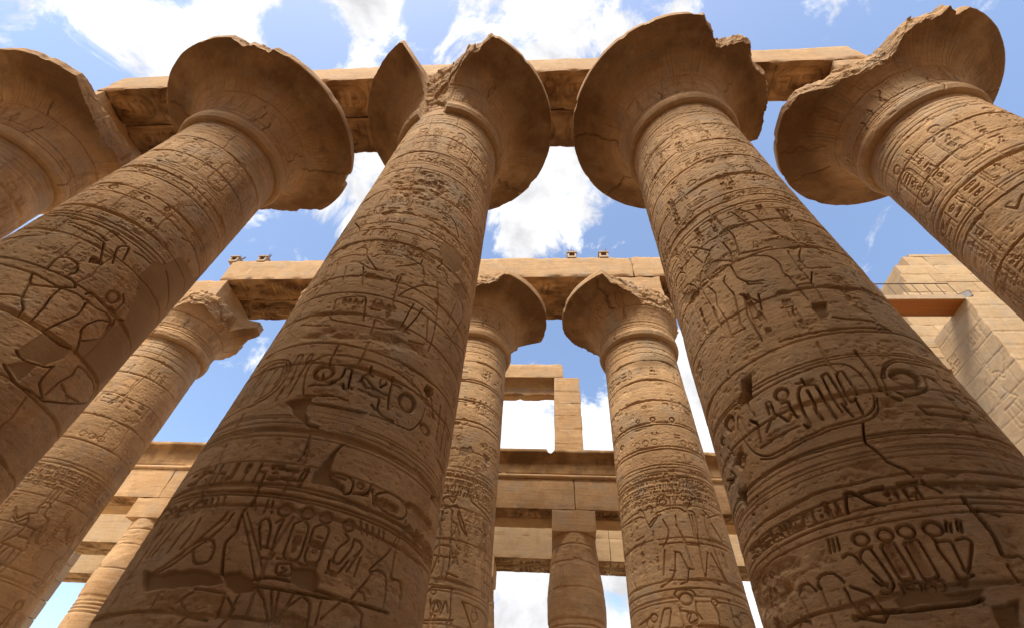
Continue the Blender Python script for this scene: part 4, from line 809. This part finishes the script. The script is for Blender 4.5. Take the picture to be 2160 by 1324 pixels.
def reg_far(c, rel, rng):
    u0, u1 = rel.u0, rel.u1
    for z, w in ((16.25, .03), (16.05, .02), (15.8, .02), (15.5, .025), (10.05, .02), (9.9, .02), (6.35, .03), (6.25, .02)): ring(rel, z, w, .028, rng)
    text_row(rel, u0, u1, 12.6, 13.1, rng, .018, .04, .8); text_row(rel, u0, u1, 14.2, 14.7, rng, .018, .04, .7)
    u = u0
    while u < u1:
        for k in range(3): rel.arc((u+.3+.32*k, 11.2), .11, .11, 0, 360, .018, .03)
        u += 1.7
    for k in range(4): text_row(rel, u0, u1, 9.05+.0+k*.2, 9.22+k*.2, rng, .014, .045)
    if c != 'H':
        u = u0+.3
        while u < u1:
            figure(rel, u, 6.45, 1.2, 2.3, rng, .026, .045, rng.random() < .5); text_col(rel, u+1.25, u+1.45, 7, 8.7, rng, .015, .03); u += 1.75
    u = u0
    while u < u1:
        rel.disc((u+.35, 5.85), .16, .06); glyph(rel, rng.choice(TALL), u+.05, 4.6, .5, 1.1, .03, .05); glyph(rel, rng.choice(TALL), u+.6, 4.6, .5, 1.1, .03, .05); u += 1.2

CUTS = dict(
 A={-180: 3.6, 5: 3.6, 35: 3.6, 43: 3.4, 54: 2.86, 70: 2.5, 83: 2.34, 100: 2.42, 112: 2.5, 125: 2.9, 138: 3.6},
 B={-180: 3.05, -165: 3.05, -150: 3.5, -60: 3.6, 0: 3.6, 7: 3.3, 12: 3.18, 18: 3.25, 26: 3.2, 33: 3.6, 112: 3.6, 120: 3.25, 127: 3.25, 135: 3.6, 156: 3.6, 160: 3.2, 170: 3.08},
 C={-180: 3.6, -29: 3.6, -27.5: 3.42, -27.2: 2.2, -27: 1.98, -20: 1.9, -2: 2.0, 8: 2.38, 14: 2.72, 20: 2.9, 24: 3.2, 28: 3.6, 140: 3.6, 150: 3.4, 160: 3.6},
 D={-180: 3.4, -140: 3.6, -10: 3.6, 8: 3.5, 12: 3.15, 18: 2.95, 22: 2.72, 26: 2.75, 31: 3.0, 36: 3.22, 42: 3.26, 48: 3.05, 55: 3.05, 62: 3.2, 72: 3.27, 84: 3.2, 92: 3.3, 101: 3.32, 104: 2.9, 120: 2.8, 130: 3.2, 150: 3.5},
 E={-180: 3.6, -100: 3.6, -85: 3.36, -74: 3.15, -63: 2.6, -44: 2.29, -27: 2.14, -20: 2.36, -9: 2.84, 0: 2.98, 5: 3.03, 8: 3.26, 13: 3.05, 16: 3.2, 24: 3.6},
 F={-180: 2.3, -60: 2.0, 8: 1.85, 25: 2.1, 40: 2.24, 60: 2.12, 73: 2.02, 90: 2.0, 93: 2.6, 96: 3.25, 106: 3.25, 112: 2.7, 122: 2.45, 150: 2.4},
 N={-180: 3.2, -130: 2.7, -100: 2.3, -60: 2.2, 0: 2.3, 60: 3.2},
 G={-180: 2.6, -60: 2.5, -20: 2.5, 0: 2.56, 16: 2.7, 22: 2.9, 27: 3.45, 32: 3.6, 100: 3.6, 113: 3.5, 117: 3.0, 123: 2.3, 140: 2.36},
 H={-180: 2.5, -140: 2.45, -125: 2.8, -115: 3.1, -105: 3.3, -95: 3.6, -33: 3.6, -29: 3.4, -26: 2.9, -13: 2.33, 5: 2.0, 30: 1.95, 70: 2.0, 120: 2.2, 160: 2.4},
 K={-180: 3.6, 0: 3.6})
LAB = dict(
 A='sandstone papyrus column at the left edge, only its neck and broken flared capital showing',
 B='carved sandstone column with a smooth repaired strip and near whole flared capital',
 C='large carved sandstone column whose flared capital has a wedge broken out in front',
 D='large carved sandstone column on the right with a ragged break in its capital rim',
 E='sandstone papyrus column at the upper right edge, capital sliced off along its left front',
 F='distant carved column at lower left with only a spur left of its capital rim',
 N='distant sandstone column hidden behind the big carved shaft, a sliver of capital rim showing',
 G='distant carved column left of the central gap with a notched capital',
 H='distant carved column right of the central gap, a striding pair carved on its shaft',
 K='distant sandstone column standing behind the large column on the right')
ABW = 1.46
HA = 20.82
def great_column(c, seed, du, dz0, dz1, zlow, reg, nth, cracks=(), rough=.08, slope=0.):
    x, y = CX[c]
    t = thing('papyrus_column', (x, y, 0), LAB[c], 'column', 'columns of the near row' if y < 10 else 'columns of the far row')
    shaft(c, t, seed, du, dz0, dz1, zlow, reg)
    capital(c, t, seed+50, CUTS[c], nth, rough=rough, cracks=cracks, slope=slope)
    w = 1.42
    block('abacus', (x-w, y-w, HN+2.61+RIMH-.02), (x+w, y+w, HA-.01), SAND, t, step=.09, chip=.12, seed=seed+3)
    return t
great_column('A', 11, .02, .03, .03, 13., reg_main, 800)
great_column('B', 12, .0105, .0125, .024, 4.7, reg_main, 900, cracks=[(-62, 1.4, 4, .06, .12), (118, 1.9, 4, .05, .1)])
great_column('C', 13, .0066, .0078, .022, 2.6, reg_main, 1100, cracks=[(141, 2.1, 4, .08, .15)], slope=.25)
great_column('D', 14, .0066, .0078, .022, 2.75, reg_main, 1100, cracks=[(-95, 1.9, 4, .05, .1), (-142, 2.0, 4, .06, .12)], slope=.2)
great_column('E', 15, .015, .018, .026, 9.4, reg_main, 1000, cracks=[(75, 1.8, 4, .04, .08), (-110, 2.2, 4, .04, .06), (-135, 2.2, 4, .05, .08)])
great_column('F', 16, .02, .022, .03, 5.2, reg_far, 640)
great_column('N', 17, .06, .06, .08, 6.0, reg_far, 240)
great_column('G', 18, .017, .018, .03, 5.2, reg_far, 720)
great_column('H', 19, .015, .016, .028, 5.2, reg_far, 720, cracks=[(-36, 2.0, 4, .1, .15), (-20, 1.4, 4, .03, .06)])
great_column('K', 20, .06, .06, .08, 6.0, reg_far, 240)

# ------------------------------------------------------------------ architraves
def soffit(x0, x1, y0, y1, seed, gw=.036, gd=.08):
    r = Relief(x0, x1, y0, y1, .03); rng = random.Random(seed)
    for y in (y0+.14, y1-.14): r.groove([(x0, y), (x1, y)], .025, .04)
    u = x0+.3
    while u < x1-.8:
        if rng.random() < .5: cartouche(r, u, y0+.25, 1.7, (y1-y0)-.5, rng, gw, gd, False); u += 2.0
        else: text_row(r, u, u+1.5, y0+.25, y1-.25, rng, gw, gd); u += 1.6
    return r
def architrave(name, y, xs, z0, h, w, label, seed, chip=.13, back=None, mat=SAND, dmat=SAND_DARK):
    t = thing(name, ((xs[0]+xs[-1])/2, y, z0), label, 'architrave', 'architraves on the columns')
    for i in range(len(xs)-1):
        a, b = xs[i]+.008, xs[i+1]-.008
        rs = {'-z': soffit(a, b, y-w, y-.02, seed+i)}
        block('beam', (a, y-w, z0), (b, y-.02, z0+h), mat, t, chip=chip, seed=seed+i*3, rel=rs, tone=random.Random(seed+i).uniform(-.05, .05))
        if back is None or back[i]:
            rs = {'-z': soffit(a, b, y+.02, y+w, seed+i+40)}
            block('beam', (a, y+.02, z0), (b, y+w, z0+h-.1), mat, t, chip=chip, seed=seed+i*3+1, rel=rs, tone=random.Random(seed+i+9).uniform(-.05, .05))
    return t
architrave('stone_architrave', YN, [CX['A'][0]+1.1, CX['B'][0]+.1, CX['C'][0]-.1, CX['D'][0]+.1, CX['E'][0]-.15], HA, 1.68, 1.46,
           'long carved sandstone architrave spanning the tops of the nearest big columns', 100, back=[1, 1, 1, 0])
architrave('stone_architrave', YF, [CX['F'][0]+.9, CX['N'][0], CX['G'][0]-.9, CX['H'][0]+.2, CX['K'][0]+.3], HA, 1.68, 1.46,
           'sandstone architrave over the distant columns with small lamp boxes on top', 130)

# ------------------------------------------------------------------ side aisle: bud columns, clerestory
YS = 23.1; ZS = 12.53; HS = 1.57; WS = 1.05
def bud_column(x, y, label, seed, ztop=ZS, res=(160, 130)):
    t = thing('bud_column', (x, y, 0), label, 'column', 'columns of the side aisle')
    P = np.array([(0, 1.22), (4, 1.22), (7.3, 1.215), (7.97, 1.20), (7.99, 1.235), (8.06, 1.245), (8.5, 1.255), (8.9, 1.245), (9.6, 1.19), (10.4, 1.11), (11.0, 1.06), (11.44, 1.03), (11.5, 1.0)])
    zs = np.r_[np.linspace(0, 7, 30), np.linspace(7.05, 11.5, res[1])]; th = np.linspace(-math.pi, math.pi, res[0], endpoint=False)
    T, Z = np.meshgrid(th, zs); R = np.interp(Z, P[:, 0], P[:, 1])
    rel = Relief(-3.5, 3.5, 4, 11.6, .025); rng = random.Random(seed)
    for z in (7.75, 7.6, 7.45, 7.3, 9.1, 10.2, 10.95): ring(rel, z, .026, .05, rng, .02)
    for k in range(5): text_col(rel, -3+k*1.2, -2.6+k*1.2, 4.5, 7.1, rng, .025, .03)
    for k in range(5): text_row(rel, -3+k*1.2, -2.2+k*1.2, 10.3, 10.85, rng, .025, .03)
    for k in range(9): u = rng.uniform(-3.4, 3.4); z = rng.choice((7.3, 9.1, 10.2)); rel.groove([(u, z), (u+.04, z+.9)], .026, .05); rel.poly([(u+.25*math.cos(q*.8)*rng.uniform(.6, 1.2), z+.16*math.sin(q*.8)*rng.uniform(.6, 1.3)) for q in range(8)], .05, .04, rough=.15, seed=k)
    H = rel.sample(T*1.1, Z)+(fbm(T*2, Z*2, seed=seed, o=4)-.5)*.05
    H = H+sstep(.55, .7, fbm(T*.9, Z*1.1, seed=seed+2, o=4))*.03
    me = raw_mesh('shaft', lathe(th, R-H, Z, x, y), grid_faces(len(zs), len(th), True), True, dict(tone=(fbm(T, Z, seed=seed+4)-.5)*.2, patch=0*T, pigment_shade=0*T))
    link('shaft', me, SAND, t)
    block('abacus', (x-1.03, y-1.05, 11.49), (x+1.03, y+1.05, ztop-.01), SAND, t, chip=.07, seed=seed+6)
    return t
bud_column(1.14, YS, 'closed bud column in the central gap with a square block on top', 31)
bud_column(-20.05, YS, 'closed bud column at lower left behind the big shafts', 32)
bud_column(6.45, YS, 'closed bud column glimpsed right of the distant carved column', 33)
bud_column(-4.15, YS, 'closed bud column mostly hidden behind the notched distant column', 34)
def clerestory():
    t = thing('clerestory_wall', (0, YS, ZS), 'sandstone clerestory with cornice, window pier and lintel above the side aisle', 'wall')
    xs = [-25.3, -20.0, -14.7, -9.4, -4.1, 1.22, 6.5, 11.8]; f = YS-WS
    for i in range(len(xs)-1):
        block('beam', (xs[i]+.01, f, ZS), (xs[i+1]-.01, YS-.02, ZS+HS), SAND, t, chip=.06, seed=200+i, tone=random.Random(i).uniform(-.06, .06), rel={'-z': soffit(xs[i], xs[i+1], f, YS, 400+i)})
        block('beam', (xs[i]+.01, YS+.02, ZS), (xs[i+1]-.01, YS+WS, ZS+HS), SAND, t, chip=.06, seed=220+i)
    # torus roll and cavetto cornice, lathed along X
    x = np.linspace(-25.3, 11.8, 420)
    def strip(name, prof, mat, seed, amp, xx=x, top=None):
        P = np.array(prof); X, K = np.meshgrid(xx, np.arange(len(P))); Y = P[:, 0][:, None]+0*X; Z = P[:, 1][:, None]+0*X
        n_ = fbm(X*1.7, K*.6, seed=seed, o=4)-.5; Y = Y+n_*amp
        if top is not None: Z = np.minimum(Z, top(X))
        V = np.stack([X, Y, Z], -1).reshape(-1, 3)
        bn = (_h(np.floor(X/1.35).astype(np.int64), 0*K.astype(np.int64), 0*K.astype(np.int64), seed)-.5)
        pig = np.clip(.35+(fbm(X*1.6, Z*1.6, seed=seed+3, o=5, g=.62)-.5)*2.0, 0, .55) if name == 'cornice' else 0*X
        return link(name, raw_mesh(name, V, grid_faces(len(P), len(xx), False), True, dict(tone=bn*.14, patch=0*X, pigment_shade=pig)), mat, t)
    zt = ZS+HS
    a = np.linspace(-90, 90, 9)
    strip('torus_roll', [(f+.02, zt)]+[(f-.0-.10*math.cos(rad(q)), zt+.11+.11*math.sin(rad(q))) for q in a]+[(f+.04, zt+.23)], SAND, 7, .02)
    zc = zt+.23
    top = lambda X: zc+1.55-.75*sstep(.66, .8, fbm(X*.55, X*0, seed=61, o=4))-.3*sstep(1.75, 3.2, X)*fbm(X*2, X*0, seed=5)
    cav = [(f+.05-.42*(1-math.cos(rad(q)))**1.2, zc+1.1*math.sin(rad(q))) for q in np.linspace(0, 80, 12)]
    cav = [(f+.06, zc)]+cav+[(f-.30, zc+1.1), (f-.30, zc+1.28), (f+.2, zc+1.3), (YS+WS, zc+1.32), (YS+WS, zc)]
    strip('cornice', cav, SAND_DARK, 8, .05, top=top)
    zs = zc+1.0
    # the window pier in the gap, its neighbour behind the notched column and the lintel
    def pier(x0, x1, z1, seed):
        z = zs-.15; k = 0; rng = random.Random(seed)
        while z < z1-.2:
            h = min(rng.uniform(.75, 1.0), z1-z); 
            if z1-z-h < .3: h = z1-z
            block('pier_block', (x0+rng.uniform(0, .03), f-.05, z), (x1-rng.uniform(0, .03), f+1.2, z+h-.006), SAND, t, step=.06, chip=.05, seed=seed+k, tone=rng.uniform(-.05, .05)); z += h; k += 1
    pier(.28, 1.82, 20.75, 500); pier(-5.3, -3.6, 20.75, 520)
    block('lintel', (-5.2, f-.06, 20.76), (.84, f+1.2, 21.86), SAND, t, chip=.08, seed=540)
    block('lintel', (-3.6, f+.5, 19.85), (.40, f+1.1, 20.4), SAND, t, chip=.16, step=.06, seed=541)
    block('pier_block', (-18.6, f-.02, zs), (-16.4, f+1., zs+1.1), SAND, t, chip=.2, step=.08, seed=542)
    return t
clerestory()
YB = 28.95
t = thing('stone_architrave', (0, YB, ZS), 'brighter plain architrave seen under the clerestory in the central gap', 'architrave', 'architraves on the columns')
xs = [-30, -22.5, -14.7, -9.4, -4.1, 3.4, 9.5, 14]
for i in range(len(xs)-1):
    block('beam', (xs[i]+.01, YB-WS, ZS), (xs[i+1]-.01, YB-.01, ZS+1.24), PALE, t, chip=.05, seed=600+i, rel={'-z': soffit(xs[i], xs[i+1], YB-WS, YB, 620+i)})  # soffit colour paints in shade that ground bounce would wash out
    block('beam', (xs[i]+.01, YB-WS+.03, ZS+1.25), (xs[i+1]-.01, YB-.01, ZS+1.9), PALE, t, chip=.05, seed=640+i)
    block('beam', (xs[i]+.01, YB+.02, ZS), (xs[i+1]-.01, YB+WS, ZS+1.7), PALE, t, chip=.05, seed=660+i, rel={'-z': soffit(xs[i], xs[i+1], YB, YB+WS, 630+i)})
t = thing('stone_architrave', (-30, 34.2, ZS), 'short far architrave low at the left, behind the closed bud column', 'architrave', 'architraves on the columns')
for k, (a, b) in enumerate(((-44, -36), (-36, -29), (-29, -23.5))):
    block('beam', (a+.01, 33.2, ZS), (b-.01, 34.19, ZS+1.6), PALE, t, chip=.05, seed=680+k, rel={'-z': soffit(a, b, 33.2, 34.19, 690+k)})
    block('beam', (a+.01, 34.21, ZS), (b-.01, 35.2, ZS+1.6), PALE, t, chip=.05, seed=685+k, rel={'-z': soffit(a, b, 34.21, 35.2, 695+k)})
bud_column(1.14, YB, 'closed bud column of the row behind, hidden by the one in the central gap', 35)
bud_column(-4.15, YB, 'closed bud column of the row behind the notched distant column', 36)

# ------------------------------------------------------------------ gate tower, footbridge
XJ, YJ, ZJ = 21.85, 17.0, 22.2
def jamb():
    t = thing('stone_pylon', (XJ+4, YJ+6, 0), 'pale sandstone gate tower with carved face at the right, carrying a footbridge', 'tower')
    bat = .148
    def sh(V):
        V = V.copy(); V[:, 0] = V[:, 0]-(ZJ-V[:, 2])*bat*np.clip((32-V[:, 0])/(32-XJ), 0, 1); return V
    r = Relief(YJ, YJ+9, 4, ZJ, .035); rng = random.Random(77)
    z = 4.4
    while z < ZJ:
        r.groove([(YJ, z), (YJ+9, z)], .03, .03); y = YJ+rng.uniform(.3, 1)
        while y < YJ+9: r.groove([(y, z), (y, z+.95)], .025, .03); y += rng.uniform(1, 2.2)
        z += .95
    for k in range(4):
        figure(r, YJ+.5+k*2.2, 9.5, 1.9, 4.0, rng, .036, .03, k % 2 == 0); figure(r, YJ+.6+k*2.2, 15.2, 1.8, 3.8, rng, .036, .03, k % 2 == 1)
        text_col(r, YJ+.1+k*2.2, YJ+.5+k*2.2, 9.5, 14.2, rng, .03, .04, True); text_row(r, YJ+.3+k*2.2, YJ+2.2+k*2.2, 19.8, 20.6, rng, .035, .045)
    r2 = Relief(XJ, 32, 4, ZJ, .05); z = 4.4
    while z < ZJ:
        r2.groove([(XJ, z), (32, z)], .05, .05); x = XJ+rng.uniform(.3, 1.5)
        while x < 32: r2.groove([(x, z), (x, z+.95)], .04, .04); x += rng.uniform(1, 2.4)
        z += .95
    block('gate_jamb', (XJ, YJ, 0), (32, YJ+9, ZJ), PALE, t, step=.3, chip=.08, seed=700, rel={'-x': r, '-y': r2}, shear=sh)
    # taller broken wall behind, stepped courses
    YU = YJ+3.2; z = 20.0; k = 0
    left = lambda z: np.interp(z, [18, 23.9, 25.0, 26.9, 28.6, 30.7], [20.2, 21.3, 22.0, 23.1, 23.3, 25.2])
    while z < 30.65:
        h = rng.uniform(.8, 1.05); h = min(h, 30.7-z+.01); x = left(z+h*.5)+rng.uniform(-.12, .12)
        while x < 36:
            w = rng.uniform(1.3, 2.6)
            block('wall_block', (x, YU+rng.uniform(-.015, .015), z), (min(x+w, 36.2)-.006, YU+2.5, z+h-.006), PALE, t, step=.16, chip=.06, seed=720+k, tone=rng.uniform(-.07, .07)); k += 1; x += w
        z += h
    return t
jamb()
def footbridge():
    x0, x1 = 12.5, XJ-.02; y0, y1 = YJ+.05, YJ+1.3; z0, z1 = 22.12, 22.42
    t = thing('footbridge', ((x0+x1)/2, y0, z0), 'varnished wooden footbridge with a thin dark railing reaching the gate tower', 'footbridge')
    p = [];
    n = 8
    for k in range(n):
        a = y0+.06+(y1-y0-.12)*k/n; boxp(p, (x0, a, z0), (x1, a+(y1-y0-.12)/n-.008, z0+.05))
    join('underside_boards', p, WOOD, t)
    p = []; boxp(p, (x0, y0, z0-.02), (x1, y0+.055, z1)); boxp(p, (x0, y1-.055, z0-.02), (x1, y1, z1)); join('edge_beam', p, BOXP, t)
    p = []; boxp(p, (x0, y0+.06, z0+.2), (x1, y1-.06, z1-.02)); join('deck', p, WOOD, t)
    for y in (y0+.03, y1-.03):
        p = []; tube(p, (x0, y, z1+1.0), (x1-.1, y, z1+1.0), .032); o = join('handrail', p, IRON, t)
        q = x1-.15
        while q > x0:
            p = []; tube(p, (q, y, z1-.05), (q, y, z1+1.0), .022, 6); join('railing_post', p, IRON, t); q -= .62
    return t
footbridge()
def floodlight():
    x, y, z = 22.25, YJ+.3, ZJ+.02
    t = thing('floodlight', (x, y, z), 'grey metal floodlight standing on the corner of the gate tower', 'floodlight')
    p = []; boxp(p, (-.26, -.13, -.19), (.26, .13, .19)); 
    for k in range(6): boxp(p, (-.22+.08*k, .13, -.15), (-.20+.08*k, .2, .15))
    def tr(parts):
        ca, sa = math.cos(rad(-35)), math.sin(rad(-35)); cb, sb = math.cos(rad(25)), math.sin(rad(25)); o = []
        for v, f in parts:
            v = v.copy(); yy, zz = v[:, 1].copy(), v[:, 2].copy(); v[:, 1] = yy*cb-zz*sb; v[:, 2] = yy*sb+zz*cb
            xx, yy = v[:, 0].copy(), v[:, 1].copy(); v[:, 0] = xx*ca-yy*sa; v[:, 1] = xx*sa+yy*ca
            o.append((v+np.array([x, y, z+.42]), f))
        return o
    join('casing', tr(p), STEEL, t)
    p = []; boxp(p, (-.22, -.145, -.15), (.22, -.131, .15)); join('lens', tr(p), LENS, t)
    p = []; boxp(p, (x-.3, y-.03, z), (x+.3, y+.03, z+.03)); boxp(p, (x-.3, y-.03, z), (x-.27, y+.03, z+.45)); boxp(p, (x+.27, y-.03, z), (x+.3, y+.03, z+.45)); join('bracket', p, IRON, t)
floodlight()
# lamp boxes with dry twigs on the far architrave
def lamp_box(x, label, seed, tilt):
    rng = random.Random(seed); y = YF-1.2; z = HA+1.68-.03
    t = thing('lamp_box', (x, y, z), label, 'lamp', 'lamp boxes on the far architrave')
    w = .23; p = []
    boxp(p, (x-w, y-.3, z), (x-w+.09, y+.3, z+.40)); boxp(p, (x+w-.09, y-.3, z), (x+w, y+.3, z+.40)); boxp(p, (x-w+.09, y+.22, z), (x+w-.09, y+.3, z+.40))
    boxp(p, (x-w-.04, y-.34, z+.40), (x+w+.04, y+.34, z+.48)); boxp(p, (x-w+.09, y-.3, z), (x+w-.09, y+.22, z+.12)); boxp(p, (x-w*.6, y-.25, z+.48), (x+w*.6, y+.25, z+.58))
    join('housing', p, BOXP, t)
    p = []; boxp(p, (x-w+.1, y-.12, z+.13), (x+w-.1, y-.06, z+.39)); join('lamp_glass', p, GLASSD, t)
    p = []
    for k in range(9):
        a = rng.uniform(0, 6.28); l = rng.uniform(.2, .5); b = np.array([x+rng.uniform(-.08, .08)+tilt*.1, y, z+.57]); e = b+np.array([math.cos(a)*l*.6-tilt*.15, math.sin(a)*l*.4, l*.8])
        tube(p, b, e, .018, 5); tube(p, b+(e-b)*.6, b+(e-b)*.6+np.array([rng.uniform(-.15, .15), 0, .12]), .012, 5)
    join('dry_twigs', p, TWIG, t)
for px, py, lb, sd, ti in ((500, 553, 'beige lamp box topped with twigs, outermost left on the far architrave', 1, 1), (562, 548, 'beige lamp box with leaning twigs, second from left on the far architrave', 2, 1),
                  (1205, 532, 'beige lamp box with dark glass, left one above the two facing capitals', 3, 0), (1270, 530, 'beige lamp box with dark glass, right one above the two facing capitals', 4, 0)):
    v = ray(px, py); x = v[0]*(YF-1.2)/v[1]; lamp_box(x, lb, sd, ti)

# ------------------------------------------------------------------ far wall pier at lower left and the ground
def wall_pier():
    x1 = ray(150, 1200); x1 = x1[0]*30.6/x1[1]
    t = thing('wall_pier', (x1-1, 30, 0), 'grey stone pier of stacked blocks at the lower left, beside a distant column', 'wall')
    z = 0; k = 0; rng = random.Random(5)
    while z < 15:
        h = rng.uniform(.9, 1.1); block('pier_block', (x1-2.5, 30+rng.uniform(0, .03), z), (x1-rng.uniform(0, .04), 30.6, z+h-.015), GREY, t, step=.2, chip=.05, seed=800+k, tone=rng.uniform(-.08, .08)); z += h; k += 1
wall_pier()
# the southern side aisle the photographer stands in: it shades the lower shafts and the ground
def south_aisle():
    src = None; gl = 'side aisle behind the viewpoint'
    lab = 'closed bud column of the shaded aisle behind the viewpoint'
    for row, y in enumerate((-2.1, -7.4, -12.7)):
        for k in range(-5, 6):
            x = 2.65+k*5.3
            if src is None: src = t = bud_column(x, y, lab, 60, res=(40, 60)); t['group'] = gl
            else:
                t = src.copy(); COL.objects.link(t); t.location = (x, y, 0)
                for ch in src.children:
                    d = ch.copy(); COL.objects.link(d); d.parent = t; d.matrix_parent_inverse = ch.matrix_parent_inverse.copy()
        t = thing('stone_architrave', (0, y, ZS), ('architrave with clerestory wall right behind the viewpoint', 'architrave of the second aisle row behind the viewpoint', 'architrave of the third aisle row behind the viewpoint')[row], 'architrave', gl)
        block('beam', (-30, y-1.05, ZS), (30, y+1.05, ZS+1.6), SAND, t, step=1., chip=.05, seed=900+row)
        if row == 0:
            block('cornice', (-30, y-1.05, ZS+1.62), (30, y+1.1, ZS+3.1), SAND, t, step=1., chip=.05, seed=905)
            for k in range(-6, 6):
                x = 2.65+k*5.3; block('window_pier', (x-1.7, y-1.0, ZS+3.12), (x+1.7, y+.9, 20.7), SAND, t, step=1., chip=.05, seed=930+k)
            block('lintel', (-30, y-1.0, 20.72), (30, y+.9, 22.4), SAND, t, step=1., chip=.05, seed=950)
    for k in range(-5, 5, 2):  # unseen full roof added over the aisle to darken from behind
        x = 2.65+k*5.3
        t = thing('shade_slabs', (x, -9, ZS+1.6), 'unseen roofing slabs added over the aisle behind the viewpoint to block skylight', 'roof', gl)
        block('slab', (x-2.6, -13.6, ZS+1.62), (x+7.98, -3.3, ZS+2.3), SAND, t, step=1., chip=.05, seed=910+k)
south_aisle()
g = 1500.0; n = 60
X, Y = np.meshgrid(np.sign(np.linspace(-1, 1, n))*np.abs(np.linspace(-1, 1, n))**3*g, np.sign(np.linspace(-1, 1, n))*np.abs(np.linspace(-1, 1, n))**3*g)
me = raw_mesh('ground', np.stack([X, Y, 0*X], -1).reshape(-1, 3), grid_faces(n, n, False), True)
tag(link('ground', me, SANDY), kind='structure')
